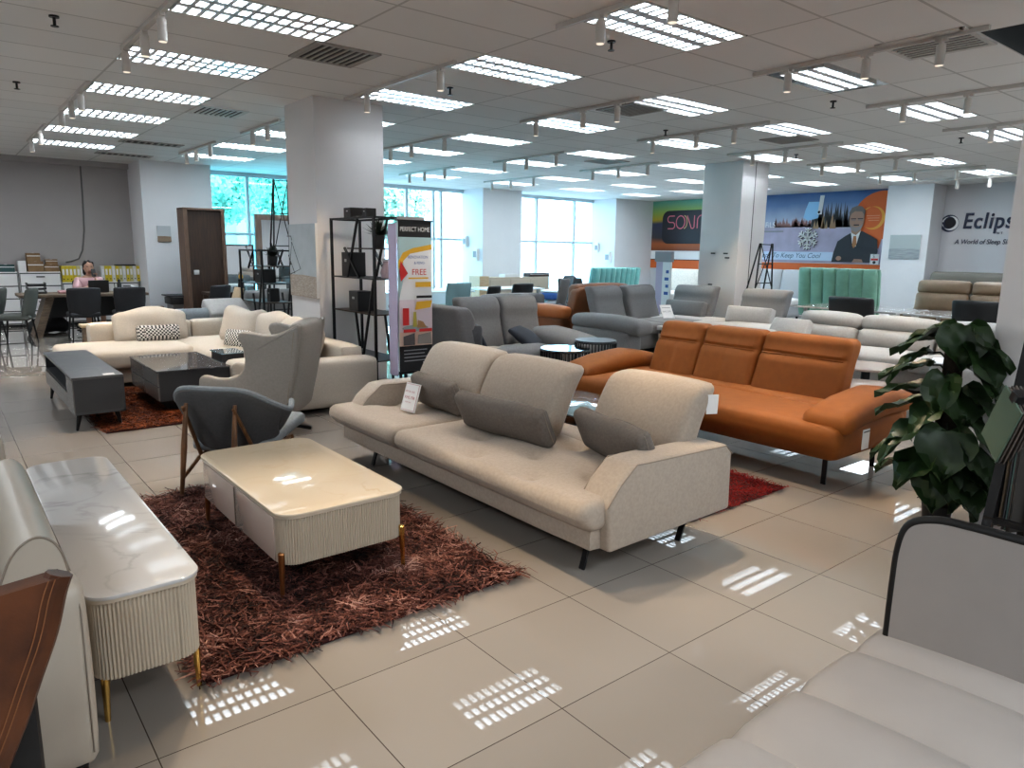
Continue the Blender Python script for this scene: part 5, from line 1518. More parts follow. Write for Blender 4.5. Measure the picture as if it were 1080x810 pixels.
A.poly('hair', GREYH, [(2.49, 1.14), (2.47, 1.30), (2.53, 1.42), (2.66, 1.47), (2.80, 1.45), (2.89, 1.34), (2.88, 1.12), (2.86, 1.24), (2.80, 1.32), (2.62, 1.33), (2.53, 1.27)])
A.poly('beard', M('grey_beard_print', (.30, .27, .26), .6), [(2.52, 1.02), (2.56, .86), (2.69, .79), (2.82, .88), (2.86, 1.04), (2.80, .95), (2.69, .92), (2.58, .94)])
A.rect('moustache', PRINT_K, 2.62, .965, 2.76, .995)
A.rect('glasses', PRINT_K, 2.53, 1.13, 2.67, 1.15); A.rect('glasses', PRINT_K, 2.71, 1.13, 2.85, 1.15); A.rect('lens_print', M('lens_grey_print', (.28, .2, .17), .4), 2.54, 1.08, 2.66, 1.13); A.rect('lens_print', M('lens_grey_print', (.28, .2, .17), .4), 2.72, 1.08, 2.84, 1.13)
A.disc('hand', FACE, 2.30, .12, .075, .06); A.poly('hand', FACE, [(2.66, .02), (2.72, .11), (2.92, .10), (2.96, .02)])
A.rect('badge', PRINT_W, 3.14, -.02, 3.36, .24); A.rect('badge_mark', PRINT_R, 3.16, .08, 3.34, .13); A.text('S', .12, PRINT_K, 3.20, .145); A.disc('badge_mark', PRINT_K, 3.25, .03, .04)

t = thing('wall_lettering', 'raised navy company lettering with crescent emblem on the right wall', 'wall sign', (XW, 6.2, 2.3))
NAVY = M('navy_letter', (.022, .026, .06), .5)
A = Art(t, (XW - .004, 7.20, 1.90), RX, RU)
text('Eclipse', .50, NAVY, A.at(.42, .38), RX, RU, t, extrude=.01, shear=.12, sx=.80, space=1.12, bold=.008)
text('A World of Sleep Since', .155, NAVY, A.at(.30, .02), RX, RU, t, extrude=.004, shear=.2, sx=.85)
text('INT', .075, NAVY, A.at(1.10, .24), RX, RU, t, extrude=.004, space=1.6)
A.disc('emblem_disc', NAVY, .14, .50, .20); A.strip('emblem_ring', PRINT_W, *crescent(.17, .50, .165, -PI * .95, PI * .95, .035)); A.disc('emblem_disc', M('emblem_black', (.01, .01, .014), .4), .16, .51, .12)

def canvas(label, c, w, h, right, top, bottom, split, frame=WHITE_L, lines=None):
    r = Vector(right).normalized(); n = r.cross(Vector((0, 0, 1)))
    m = Matrix((r, n, Vector((0, 0, 1)))).transposed().to_4x4()
    t = thing('wall_picture', label, 'picture', c)
    b = B(); b.box(c, (w, .03, h), .003, m); part(b, 'canvas_edge', frame, t, smooth=False)
    A = Art(t, Vector(c) - r * w / 2 - Vector((0, 0, h / 2)) + n * .0152, r, (0, 0, 1))
    A.rect('painted_sky', top, .0, .0, w, h); A.poly('painted_ground', bottom, [(0, 0), (w, 0), (w, split * h * .96), (w * .5, split * h * 1.02), (0, split * h)])
    for q in (lines or []): A.poly('painted_band', q[0], q[1])
    return t
SKYP = M('pale_sky_paint', (.46, .50, .52), .8, var=.1, vscale=6)
SAND = M('rippled_sand_paint', (.46, .40, .34), .8, col2=(.30, .25, .21), vscale=22, stretch=(1, 1, 5))
canvas('unframed canvas of pale sky over rippled sand on the left side of the near column', (3.515, 8.36, 1.46), .78, .86, (0, -1, 0), SKYP, SAND, .30)
canvas('grey seascape canvas on the pier right of the snowy poster', (18.285, 7.72, 1.84), .70, .56, (0, -1, 0), M('mist_paint', (.42, .47, .47), .8), M('grey_sea_paint', (.24, .27, .29), .8, col2=(.42, .45, .46), vscale=9, stretch=(1, .5, 8)), .42)
canvas('small landscape picture on the white pier by the office', (3.84, 16.205, 1.85), .26, .32, (1, 0, 0), M('dusk_sky_paint', (.52, .54, .56), .8), M('brown_field_paint', (.30, .22, .16), .8), .35)
t = thing('wire_ornament', 'small black wire ornament fixed to the left edge of the near column', 'ornament', (3.50, 8.72, 1.4))
b = B()
P = [(3.50, 8.78 - u, 1.28 + v) for u, v in ((0, 0), (.36, .08), (.12, .40), (0, 0))]
b.tube(P, .006, 6); b.tube([(3.50, 8.78, 1.52), (3.50, 8.6, 1.30)], .006, 6); b.tube([(3.50, 8.8, 1.75), (3.50, 8.68, 1.75), (3.50, 8.66, 1.70)], .006, 6)
part(b, 'wire', BLACK_M, t)
b = B(); b.cyl((3.495, 8.72, 1.42), (3.505, 8.72, 1.42), .02, .02, 8); part(b, 'knot', BLACK_M, t)
# small hooks on the far column
for k, (y, z) in enumerate(((8.42, 1.62), (8.14, 1.62), (8.10, 1.54), (8.44, 1.03))):
    b = B(); b.bb(11.685, 11.70, y - .045, y + .045, z - .012, z + .012)
    solo(b, 'wall_bracket', BLACK_M, ('black bracket on the far column, upper left of four', 'black bracket on the far column, upper right of four', 'small black bracket on the far column, just below the upper right one', 'black bracket on the far column, lowest of four')[k], 'bracket', 'black brackets on the far column', smooth=False, loc=(11.69, y, z))
def wallbox(label, x, y, z, w, h, d=.08, mat=PLASTIC_W):
    t = thing('wall_panel', label, 'wall box', (x, y, z))
    b = B(); b.bb(x - d, x, y - w / 2, y + w / 2, z - h / 2, z + h / 2, .005); part(b, 'casing', mat, t, smooth=False)
    b = B(); b.bb(x - d - .004, x - d, y - w / 3, y + w / 3, z - h / 4, z + h / 4); part(b, 'plate', PRINT_G, t, smooth=False)
wallbox('small grey wall box high on the window side of the middle pier', 12.0, 17.0, 1.85, .16, .3)
wallbox('pale control box below the higher one on the middle pier', 12.0, 16.5, 1.50, .22, .34)
wallbox('small grey wall box on the window side of the corner pier', 17.2, 16.9, 1.75, .16, .3)
wallbox('pale control box lower on the corner pier', 17.2, 16.4, 1.45, .22, .34)

# ------------------------------------------------------------------ tall artificial plant
t = thing('potted_plant', 'tall artificial plant with big glossy heart leaves climbing a pole, at right', 'plant', (4.70, 1.62, 0))
b = B(); b.lathe((4.70, 1.62, 0), [(.075, 0), (.085, .10), (.088, .12), (.080, .115), (.075, .10)], 24); part(b, 'pot', PLASTIC_K, t)
b = B(); b.tube([(4.70, 1.62, .06), (4.70, 1.63, .6), (4.69, 1.63, 1.12)], [.062, .060, .050], 12); part(b, 'moss_pole', COIR, t)
def heart_leaf(b, base, tip, width, droop, rng):
    base, tip = Vector(base), Vector(tip)
    d = tip - base; L = d.length; d.normalize()
    up = Vector((0, 0, 1)); s = d.cross(up)
    if s.length < .1: s = Vector((0, 1, 0))
    s.normalize(); n = s.cross(d).normalized()
    ks = [(-.14, .36), (-.10, .62), (0, .82), (.15, .96), (.32, 1.0), (.5, .86), (.68, .60), (.84, .30), (1.0, .02)]
    ph = rng.uniform(0, 6)
    grid = []
    for f, w in ks:
        row = []
        for q in (-1, -.6, -.25, 0, .25, .6, 1):
            ff = f if f >= 0 else f * abs(q)
            p = base + d * (ff * L) + s * (q * w * width / 2) + n * (abs(q) * .10 * width - droop * f * f * L + .018 * math.sin(q * 5 + f * 9 + ph))
            row.append(p)
        grid.append(row)
    b.sheet(grid)
rng = random.Random(12)
b = B(); stalk = B()
pole = lambda z: Vector((4.70 - .01 * z, 1.62 + .01 * z, z))
def leaf_px(z0, az, reach, z1, L, w, droop=.25):
    """stalk leaves the pole at z0 towards azimuth az, leaf base at reach,z1"""
    p = pole(z0); q = Vector((4.70 + reach * math.cos(az), 1.62 + reach * math.sin(az), z1))
    stalk.tube([p, (p + q) / 2 + Vector((0, 0, .04)), q], .006, 5)
    dn = max(0.0, math.cos(az - math.radians(205)))
    dv = Vector((math.cos(az) * (1 - .55 * dn), math.sin(az) * (1 - .55 * dn), rng.uniform(-.35, -.1) - .75 * dn)).normalized()
    w *= 1.18
    heart_leaf(b, q, q + dv * L, w, droop, rng)
# the view comes from about azimuth 199 deg; screen left is about azimuth 109, screen right about 289
LV = [(1.02, 100, .12, 1.14, .26, .20), (1.10, 215, .06, 1.22, .26, .26), (1.08, 270, .10, 1.16, .26, .26), (1.12, 120, .08, 1.20, .26, .20), (1.0, 255, .10, 1.10, .30, .26), (.98, 120, .16, 1.05, .26, .16),
      (.90, 105, .14, .97, .28, .16), (.92, 262, .12, .98, .26, .24), (.80, 112, .16, .84, .26, .17), (.78, 265, .10, .84, .26, .22),
      (.70, 95, .16, .74, .28, .20), (.62, 265, .12, .68, .26, .24), (.58, 130, .16, .60, .30, .26), (.52, 105, .16, .53, .28, .18), (.48, 262, .12, .52, .30, .28),
      (.42, 150, .12, .44, .28, .26), (.40, 230, .10, .43, .30, .28), (.38, 268, .12, .40, .28, .26), (.36, 100, .14, .38, .26, .20), (.34, 190, .10, .36, .26, .24),
      (.60, 200, .12, .60, .30, .28), (.82, 230, .08, .86, .26, .26), (.72, 150, .10, .74, .24, .20), (.90, 175, .10, .92, .24, .20), (.30, 250, .12, .34, .28, .28)]
for z0, a, re, z1, L, w in LV: leaf_px(z0, math.radians(a), re, z1, L, w, rng.uniform(.2, .5))
for v in list(b.bm.verts) + list(stalk.bm.verts):
    if v.co.y < 1.60 and v.co.x > 4.735: v.co.x = 4.735
part(b, 'foliage', LEAF, t); part(stalk, 'stalk', LEAF_D, t)
b = B()
for k in range(40):
    a = rng.uniform(0, 2 * PI); z = rng.uniform(.2, .38)
    b.tube([(4.70 + .055 * math.cos(a), 1.62 + .055 * math.sin(a), z), (4.70 + .12 * math.cos(a), 1.62 + .12 * math.sin(a), z - rng.uniform(.02, .1))], .003, 4)
part(b, 'frayed_coir', COIR, t)

# ------------------------------------------------------------------ fabric sample rack by the big right column
t = thing('sample_rack', 'black leaning rack for hanging fabric sample books at the right edge', 'rack', (4.25, .95, 0))
for y in (1.17, .35):
    b = B(); b.bar((4.02, y, 0), (4.42, y, 1.45), .045, .035); part(b, 'upright', BLACK_M, t, smooth=False)
    b = B(); b.bar((4.70, y, 0), (4.42, y, 1.45), .035, .03); part(b, 'back_strut', BLACK_M, t, smooth=False)
for z, x in ((1.42, 4.41), (.9, 4.27), (.3, 4.10)):
    b = B(); b.bar((x, .33, z), (x, 1.19, z), .03, .03); part(b, 'rail', BLACK_M, t, smooth=False)
def sample_book(label, c, w, h, th, mats, yaw, tilt):
    t = thing('sample_book', label, 'fabric sample book', c, group='fabric sample books on the rack')
    t.rotation_euler = Euler((0, tilt, yaw))
    n = len(mats)
    for k, m in enumerate(mats):
        b = B().loc(); dz = random.uniform(-.012, .012) if k else 0
        b.rb((th * k / n, 0, -h / 2 + dz), (th / n * .7, w * (1 - .02 * random.random()), h), .002, 4, 0, None, lambda x, y, z, u, v, ww, kk=k: (x + .02 * kk / n * (1 - ww) * .5 + .006 * math.sin(v * 2 + kk), y, z))
        part(b, 'cover' if k == 0 else 'swatch', m, t)
    b = B().loc(); b.bb(-.006, th, -.03, .03, -.02, .035); part(b, 'binding', PLASTIC_K, t, smooth=False)
    b = B().loc(); b.tube([(th / 2, .02, .03), (th / 2, .015, .10), (th / 2, -.015, .10), (th / 2, -.02, .03)], .006, 6); part(b, 'hook', PLASTIC_K, t)
    return t
SW = [M(f'swatch_tone_{k}', c, .85) for k, c in enumerate(((.10, .15, .115), (.10, .085, .075), (.14, .115, .10), (.08, .07, .065), (.12, .10, .09), (.09, .08, .075), (.05, .045, .04)))]
bk = sample_book('sage green fabric sample book hanging at an angle on the rack, right edge', (4.08, 1.13, .935), .22, .33, .10, SW, .15, 0.0)
bk.rotation_euler = Euler((.50, .0, -.80))
SW2 = [M(f'swatch_dark_{k}', c, .85) for k, c in enumerate(((.06, .055, .05), (.07, .06, .055), (.10, .16, .15), (.05, .05, .055), (.12, .09, .06), (.02, .02, .022)))]
for k, (y, col) in enumerate(((1.06, 0), (.92, 1), (.78, 2), (.62, 3))):
    sample_book(('teal edged sample book hanging low on the rack behind the sage one', 'dark grey sample book, second along the low rail of the rack', 'brown sample book, third along the low rail of the rack', 'charcoal sample book, last along the low rail of the rack')[k], (4.20, y, .84 - .02 * k), .13, .60, .08, SW2[k % 3:] + SW2[:k % 3], 1.2, .0)

# ------------------------------------------------------------------ office corner
def drawer_unit(label, x0, x1, h, rows, cols=1):
    t = thing('drawer_cabinet', label, 'cabinet', ((x0 + x1) / 2, 17.1, 0), group='white office drawer cabinets')
    b = B(); b.bb(x0, x1, 16.9, 17.33, .05, h, .004); part(b, 'carcass', WHITE_L, t, smooth=False)
    b = B(); b.bb(x0 + .01, x1 - .01, 16.94, 17.3, 0, .05); part(b, 'plinth', PLASTIC_K, t, smooth=False)
    b = B(); b.bb(x0 + .008, x1 - .008, 16.897, 16.9, .06, h - .02); part(b, 'gap', PLASTIC_K, t, smooth=False)  # black sheet stands in for the shade between drawer fronts
    for c in range(cols):
        xa = x0 + .01 + (x1 - x0 - .02) * c / cols; xb = x0 + .01 + (x1 - x0 - .02) * (c + 1) / cols
        for r in range(rows):
            za = .07 + (h - .10) * r / rows; zb = .07 + (h - .10) * (r + 1) / rows
            b = B(); b.bb(xa + .009, xb - .009, 16.875, 16.896, za + .010, zb - .010, .003); d = part(b, 'drawer', WHITE_L, t, smooth=False)
            b = B(); b.bb((xa + xb) / 2 - .07, (xa + xb) / 2 + .07, 16.855, 16.875, zb - .075, zb - .05, .002); part(b, 'handle', M('dark_handle', (.12, .12, .12), .4), d, smooth=False)
    return t
drawer_unit('white office drawer cabinet at the far left edge, holding the teal carton', .55, 1.33, 1.07, 4)
drawer_unit('white office drawer cabinet under the cardboard boxes', 1.345, 2.04, 1.07, 4)
drawer_unit('low white drawer cabinet under the yellow and white file binders', 2.05, 3.44, .86, 3, 3)
def carton(label, x, y, z, w, d, h, m=CARDBOARD, group='boxes on the office cabinets', name='carton'):
    t = thing(name, label, 'box', (x, y, z), 0, group)
    b = B(); b.bb(x - w / 2, x + w / 2, y - d / 2, y + d / 2, z, z + h, .003); part(b, 'body', m, t, smooth=False)
    b = B(); b.bb(x - w / 2, x + w / 2, y - d / 2 - .001, y - d / 2, z + h * .62, z + h * .72); b.bb(x - w * .08, x + w * .08, y - d / 2, y + d / 2, z + h, z + h + .001); part(b, 'tape', PAPER, t, smooth=False)
carton('dark carton with teal patch on the office cabinets, leftmost', 1.16, 17.08, 1.07, .26, .3, .14, M('teal_dark_card', (.04, .09, .09), .7))
carton('white upright carton on the office cabinets', 1.42, 17.08, 1.07, .13, .2, .21, WHITE_L)
carton('brown cardboard box on the office cabinet, lower of the stacked pair', 1.64, 17.1, 1.07, .26, .3, .20)
carton('brown cardboard box on the office cabinet, upper of the stacked pair', 1.62, 17.1, 1.27, .22, .26, .16)
carton('wide brown cardboard box on the office cabinet, right of the stacked pair', 1.90, 17.1, 1.07, .24, .3, .14)
carton('open topped brown cardboard box on the office cabinet, on the wide one at right', 1.92, 17.12, 1.211, .2, .2, .10)
BIN = [M('binder_yellow', (.62, .48, .03), .5), M('binder_white', (.66, .66, .62), .5), M('binder_cream', (.55, .50, .22), .5)]
bn = 0
for gi, (xa, n) in enumerate(((2.06, 8), (2.76, 11))):
    for k in range(n):
        x = xa + .066 * k
        t = thing('file_binder', f'upright file binder on the low white cabinet, {ORD[k]} from the left in the {"left" if gi == 0 else "right"} row', 'binder', (x + .031, 17.05, .86), group='file binders on the low office cabinet')
        m = BIN[(k * 5 + gi) % 3] if k not in (1, 2) else BIN[0]
        b = B(); b.bb(x, x + .062, 16.93, 17.21, .86, 1.18, .004); part(b, 'spine', m, t, smooth=False)
        b = B(); b.bb(x + .012, x + .05, 16.928, 16.93, 1.00, 1.12); part(b, 'title_strip', PAPER, t, smooth=False)
        b = B(); b.cyl((x + .031, 16.93, .92), (x + .031, 16.927, .92), .012, .012, 10); part(b, 'finger_ring', PLASTIC_K, t)
b = B(); b.bb(3.05, 3.42, 16.95, 17.2, 1.182, 1.21, .01); solo(b, 'tray', PLASTIC_K, 'black tray lying on top of the right row of binders', 'tray', loc=(3.23, 17.07, 1.182))
# wall cable
b = B(); b.tube([(2.62, 17.338, 3.25), (2.61, 17.338, 2.6), (2.58, 17.338, 1.9), (2.52, 17.338, 1.5), (2.44, 17.338, 1.32), (2.30, 17.338, 1.27), (2.20, 17.338, 1.25)], .014, 8); solo(b, 'hanging_cable', M('grey_cable', (.16, .155, .15), .6), 'grey cable hanging down the dark grey office wall', 'cable', loc=(2.5, 17.33, 2))
# desk
t = thing('desk', 'weathered wood office desk on slanted plank legs, in the office corner', 'desk', (2.1, 15.1, 0))
b = B(); b.bb(1.14, 3.15, 14.7, 15.5, .70, .75, .01); part(b, 'tabletop', WOOD_OAK, t, smooth=False)
for x0, x1 in ((1.36, 1.60), (2.92, 2.70)):
    b = B(); b.bar((x0, 15.1, 0), (x1, 15.1, .70), .12, .55, (0, 1, 0)); part(b, 'leg', WOOD_OAK, t, smooth=False)
b = B(); b.bb(1.6, 2.7, 15.3, 15.34, .3, .68); part(b, 'modesty_panel', CHAR_L, t, smooth=False)
for k in range(3):
    b = B(); b.bb(1.30, 1.58, 15.05, 15.35, .752 + .07 * k, .772 + .07 * k, .002); b.bb(1.30, 1.31, 15.05, 15.35, .752 + .07 * k, .80 + .07 * k); b.bb(1.57, 1.58, 15.05, 15.35, .752 + .07 * k, .80 + .07 * k)
    solo(b, 'letter_tray', PLASTIC_K, f'black letter tray on the left end of the office desk, {("lowest", "middle", "topmost")[k]} of the stack', 'letter tray', 'stacked letter trays', smooth=False, loc=(1.44, 15.2, .752 + .07 * k))
t = thing('laptop', 'open black laptop on the office desk in front of the seated person', 'laptop', (2.38, 15.05, .75))
b = B(); b.bb(2.22, 2.54, 15.0, 15.24, .752, .768, .004); part(b, 'keyboard_base', PLASTIC_K, t)
b = B(); b.box((2.38, 14.97, .87), (.33, .012, .22), .004, (.2, 0, 0)); part(b, 'screen', PLASTIC_K, t)
t = thing('bottle', 'black drink flask on the office desk', 'bottle', (2.72, 15.0, .75))
b = B(); b.lathe((2.72, 15.0, .75), [(.035, 0), (.038, .02), (.038, .16), (.025, .19)], 14); part(b, 'body', PLASTIC_K, t)
b = B(); b.cyl((2.72, 15.0, .94), (2.72, 15.0, .985), .025, .024, 12); part(b, 'cap', CHAR_L, t)
b = B(); b.rb((3.02, 14.95, .80), (.26, .02, .16), .002, 4, 0, (-1.0, .3, .5)); solo(b, 'paper_sheet', PAPER, 'white sheet standing askew on the right end of the office desk', 'paper', loc=(3.02, 14.95, .76))
b = B(); b.rbb(1.75, 2.05, 14.9, 15.2, .752, .80, .02, 4); solo(b, 'paper_pile', M('pinkish_paper', (.55, .32, .32), .8), 'pinkish folder pile on the office desk beside the person', 'paper', loc=(1.9, 15.05, .752)).name = 'document_folder'
def bagfn(x, y, z, u, v, w):
    return (x * (1 - .35 * max(0, w)) + .05 * w, y * (1 - .3 * max(0, w)), z + .03 * math.sin(u * 4))
b = B(); b.rb((1.62, 15.62, .15), (.62, .38, .30), .10, 8, (.03, .03, 0), None, bagfn); solo(b, 'bag', M('black_bag', (.012, .012, .014), .7), 'slumped black bag on the floor under the office desk', 'bag', loc=(1.62, 15.62, 0))
t = thing('pedestal', 'brown wooden drawer pedestal at the right end of the office desk', 'cabinet', (3.2, 14.75, 0))
b = B(); b.bb(2.85, 3.35, 14.5, 14.68, .10, .50, .006); part(b, 'carcass', WOOD_OAK, t, smooth=False)
b = B(); b.bb(2.87, 3.33, 14.485, 14.5, .14, .30); b.bb(2.87, 3.33, 14.485, 14.5, .31, .48); part(b, 'drawer', WOOD_OAK, t, smooth=False)
for x in (2.9, 3.3):
    b = B(); b.bb(x - .02, x + .02, 14.52, 14.66, 0, .10); part(b, 'foot', BLACK_M, t, smooth=False)
t = thing('printer', 'low black printer with stacked trays on a small stand beside the white pier', 'printer', (3.95, 15.55, 0))
b = B(); b.bb(3.66, 4.24, 15.3, 15.8, .46, .60, .02); part(b, 'body', PLASTIC_K, t)
b = B(); b.bb(3.62, 4.28, 15.26, 15.84, .62, .645, .01); part(b, 'upper_tray', CHAR_L, t)
b = B(); b.bb(3.70, 4.2, 15.34, 15.76, .60, .62, .002); part(b, 'paper_slot', STEEL, t, smooth=False)
b = B(); b.bb(3.7, 4.2, 15.32, 15.78, .38, .46, .004); part(b, 'paper_drawer', STEEL, t, smooth=False)
for x in (3.72, 4.18):
    b = B(); b.bb(x - .03, x + .03, 15.35, 15.75, 0, .38); part(b, 'leg', BLACK_M, t, smooth=False)
FAB_CHARC = M('charcoal_chair_weave', (.022, .022, .025), .8)
FAB_MOSS = M('grey_green_weave', (.10, .105, .095), .85)
dining_chair('charcoal upholstered chair in front of the office desk, left of two', 1.97, 14.05, 0, FAB_CHARC, .50, .90, group='chairs around the office desk')
dining_chair('charcoal upholstered chair in front of the office desk, right of two', 2.66, 14.05, 0, FAB_CHARC, .50, .90, group='chairs around the office desk')
dining_chair('grey green bucket chair at the far left edge, nearer of two', 1.02, 14.0, PI / 2 - .3, FAB_MOSS, .52, .90, group='chairs around the office desk')
dining_chair('grey green bucket chair at the far left edge, mostly cut off', .62, 14.3, PI / 2 - .3, FAB_MOSS, .52, .90, group='chairs around the office desk')
t = thing('stool', 'small pale wooden stool behind the cream corner sofa', 'stool', (1.8, 12.0, 0))
b = B(); b.bb(1.62, 1.98, 11.85, 12.15, .43, .47, .01); part(b, 'seat', WOOD_PALE, t)
for x, y in ((1.68, 11.9), (1.92, 11.9), (1.68, 12.1), (1.92, 12.1)):
    b = B(); b.cyl((x, y, .43), (x + (x - 1.8) * .25, y, 0), .025, .016, 8); part(b, 'leg', WOOD_OAK, t)

# seated person behind the desk, phone held up to the face
t = thing('person', 'person with black hair and pale pink top sitting at the office desk holding a phone', 'person', (2.36, 15.85, 0))
def skin_mesh(verts, edges, radii, root=0, levels=2):
    me = bpy.data.meshes.new('sk'); me.from_pydata(verts, edges, []); o = bpy.data.objects.new('sk', me); COL.objects.link(o)
    o.modifiers.new('s', 'SKIN'); sb = o.modifiers.new('d', 'SUBSURF'); sb.levels = levels; sb.render_levels = levels
    for k, r in enumerate(radii):
        rr = r if hasattr(r, '__len__') else (r, r)
        me.skin_vertices[0].data[k].radius = rr
        me.skin_vertices[0].data[k].use_root = (k == root)
    dg = bpy.context.evaluated_depsgraph_get()
    m2 = bpy.data.meshes.new_from_object(o.evaluated_get(dg))
    bpy.data.objects.remove(o); bpy.data.meshes.remove(me)
    return m2
X0, Y0 = 2.36, 15.85
def P3(x, y, z): return (X0 + x, Y0 + y, z)
bv = [P3(0, .05, .50), P3(0, .04, .66), P3(0, 0, .84), P3(0, -.02, .96), P3(0, -.04, 1.03), P3(0, -.07, 1.09),   # pelvis..neck, head base
      P3(.17, -.02, .93), P3(.22, -.14, .76), P3(.12, -.34, .84), P3(.07, -.26, 1.00),
      P3(-.17, -.02, .93), P3(-.24, -.12, .76), P3(-.12, -.34, .80), P3(-.04, -.30, .83),
      P3(.10, -.05, .50), P3(.12, -.44, .50), P3(.12, -.46, .08), P3(.12, -.58, .05),
      P3(-.10, -.05, .50), P3(-.12, -.44, .50), P3(-.12, -.46, .08), P3(-.12, -.58, .05)]
be = [(0, 1), (1, 2), (2, 3), (3, 4), (4, 5), (3, 6), (6, 7), (7, 8), (8, 9), (3, 10), (10, 11), (11, 12), (12, 13), (0, 14), (14, 15), (15, 16), (16, 17), (0, 18), (18, 19), (19, 20), (20, 21)]
br = [(.15, .12), (.13, .10), (.16, .11), (.13, .09), .05, .05, .06, .05, .035, .025, .06, .05, .035, .025, .085, .06, .042, .035, .085, .06, .042, .035]
me = skin_mesh(bv, be, br)
me.transform(Matrix.Translation((-X0, -Y0, 0)))
for p in me.polygons: p.use_smooth = True
mesh_obj('body', me, SKIN, t)
tv = bv[:5] + [bv[6], bv[7], bv[10], bv[11]]
me = skin_mesh([bv[0], bv[1], bv[2], bv[3], P3(0, -.03, .99), bv[6], bv[7], bv[10], bv[11]], [(0, 1), (1, 2), (2, 3), (3, 4), (3, 5), (5, 6), (3, 7), (7, 8)], [(.18, .15), (.17, .135), (.20, .15), (.18, .135), .075, .095, .078, .095, .078])
me.transform(Matrix.Translation((-X0, -Y0, 0)))
for p in me.polygons: p.use_smooth = True
mesh_obj('top', me, M('pale_pink_top', (.62, .40, .42), .85), t)
b = B()
def headfn(x, y, z, u, v, w):
    x *= 1 - .16 * max(0, -w) ; y *= 1 - .10 * max(0, -w)
    if v < 0:
        y -= .016 * math.exp(-((x / .014) ** 2) - ((z + .005) / .022) ** 2)          # nose
        y += .008 * (math.exp(-(((abs(x) - .032) / .016) ** 2) - ((z - .022) / .013) ** 2))  # eye sockets
        y -= .005 * math.exp(-((x / .022) ** 2) - ((z + .052) / .009) ** 2)          # lips
    return (x, y, z)
b.rb(P3(0, -.10, 1.18), (.155, .19, .23), .075, 16, 0, (.15, 0, 0), headfn)
hd = part(b, 'head', SKIN, t)
for s in (-1, 1):
    b = B(); b.rb(P3(s * .078, -.085, 1.175), (.018, .04, .058), .008, 4); part(b, 'ear', SKIN, hd)
    b = B(); b.rb(P3(s * .032, -.190, 1.203), (.028, .012, .012), .005, 4); part(b, 'eye', PRINT_K, hd)
b = B(); b.rb(P3(0, -.20, 1.125), (.045, .01, .014), .004, 4); part(b, 'mouth', M('lip', (.35, .12, .10), .5), hd)
b = B(); b.rb(P3(0, -.075, 1.225), (.19, .21, .18), .085, 10, 0, (.1, 0, 0), lambda x, y, z, u, v, w: (x * (1 + .05 * max(0, -w)), y + (.03 if v < -.3 and w < .2 else 0), z + (.012 * math.sin(u * 9))))
b.rb(P3(0, .02, 1.13), (.17, .11, .2), .05, 6); part(b, 'hair', HAIR, t)
def hand(cx, cy, cz, s):
    V = [P3(cx, cy, cz)]; E_ = []; R_ = [.028]
    for k in range(4):
        bx = cx + (-.027 + .018 * k) * s
        a = len(V)
        L = (.028, .034, .032, .024)[k]
        V += [P3(bx, cy - .015, cz + .035), P3(bx, cy - .035, cz + .035 + L), P3(bx, cy - .055, cz + .04 + L)]
        E_ += [(0, a), (a, a + 1), (a + 1, a + 2)]; R_ += [.010, .009, .008]
    a = len(V)
    V += [P3(cx + .035 * s, cy - .02, cz + .005), P3(cx + .045 * s, cy - .045, cz + .03)]
    E_ += [(0, a), (a, a + 1)]; R_ += [.011, .009]
    m_ = skin_mesh(V, E_, R_, 0, 1); m_.transform(Matrix.Translation((-X0, -Y0, 0)))
    for p in m_.polygons: p.use_smooth = True
    mesh_obj('hand', m_, SKIN, t)
hand(.07, -.26, 1.01, -1); hand(-.04, -.31, .83, 1)
b = B(); b.rb(P3(.045, -.285, 1.09), (.075, .010, .145), .004, 4, 0, (-.2, 0, .2)); solo(b, 'phone', PLASTIC_K, 'dark phone held up to the face of the seated person', 'phone', loc=P3(.045, -.285, 1.09))
t = thing('office_chair', 'dark office chair under the seated person at the desk', 'chair', (2.36, 15.95, 0))
b = B(); b.rb((2.36, 15.95, .36), (.5, .5, .10), .04, 6); part(b, 'seat', FAB_CHARC, t)
b = B(); b.rb((2.36, 16.22, .68), (.46, .07, .5), .03, 6, (0, .02, 0)); part(b, 'backrest', FAB_CHARC, t)
b = B(); b.cyl((2.36, 15.95, .06), (2.36, 15.95, .32), .03, .03, 10); part(b, 'column', BLACK_M, t)
for k in range(5):
    a = 2 * PI * k / 5
    b = B(); b.bar((2.36, 15.95, .07), (2.36 + .28 * math.cos(a), 15.95 + .28 * math.sin(a), .03), .04, .03); part(b, 'foot', BLACK_M, t)

# ------------------------------------------------------------------ wardrobe, mirror and tables by the left window
t = thing('wardrobe_panel', 'tall dark walnut panel unit with pale side, right of the white pier', 'wardrobe', (4.3, 15.1, 0))
b = B(); b.bb(3.98, 4.66, 15.0, 15.06, .05, 2.30); part(b, 'front_panel', WOOD_DARK, t, smooth=False)
b = B(); b.bb(3.90, 3.98, 14.94, 15.36, 0, 2.33, .004); b.bb(4.62, 4.68, 14.94, 15.36, 0, 2.33, .004); b.bb(3.90, 4.68, 14.94, 15.36, 2.30, 2.34, .004); part(b, 'frame', M('walnut_frame', (.16, .10, .07), .5, col2=(.10, .06, .04), vscale=8, stretch=(8, 8, .6)), t, smooth=False)
b = B(); b.bb(4.05, 4.15, 14.985, 15.0, 1.06, 1.15, .01); part(b, 'socket_plate', WHITE_L, t)
t = thing('dressing_table', 'dark walnut dressing table in front of the tall walnut panel', 'table', (4.5, 14.3, 0))
b = B(); b.bb(4.05, 5.1, 14.1, 14.6, .70, .75, .006); part(b, 'tabletop', WOOD_DARK, t, smooth=False)
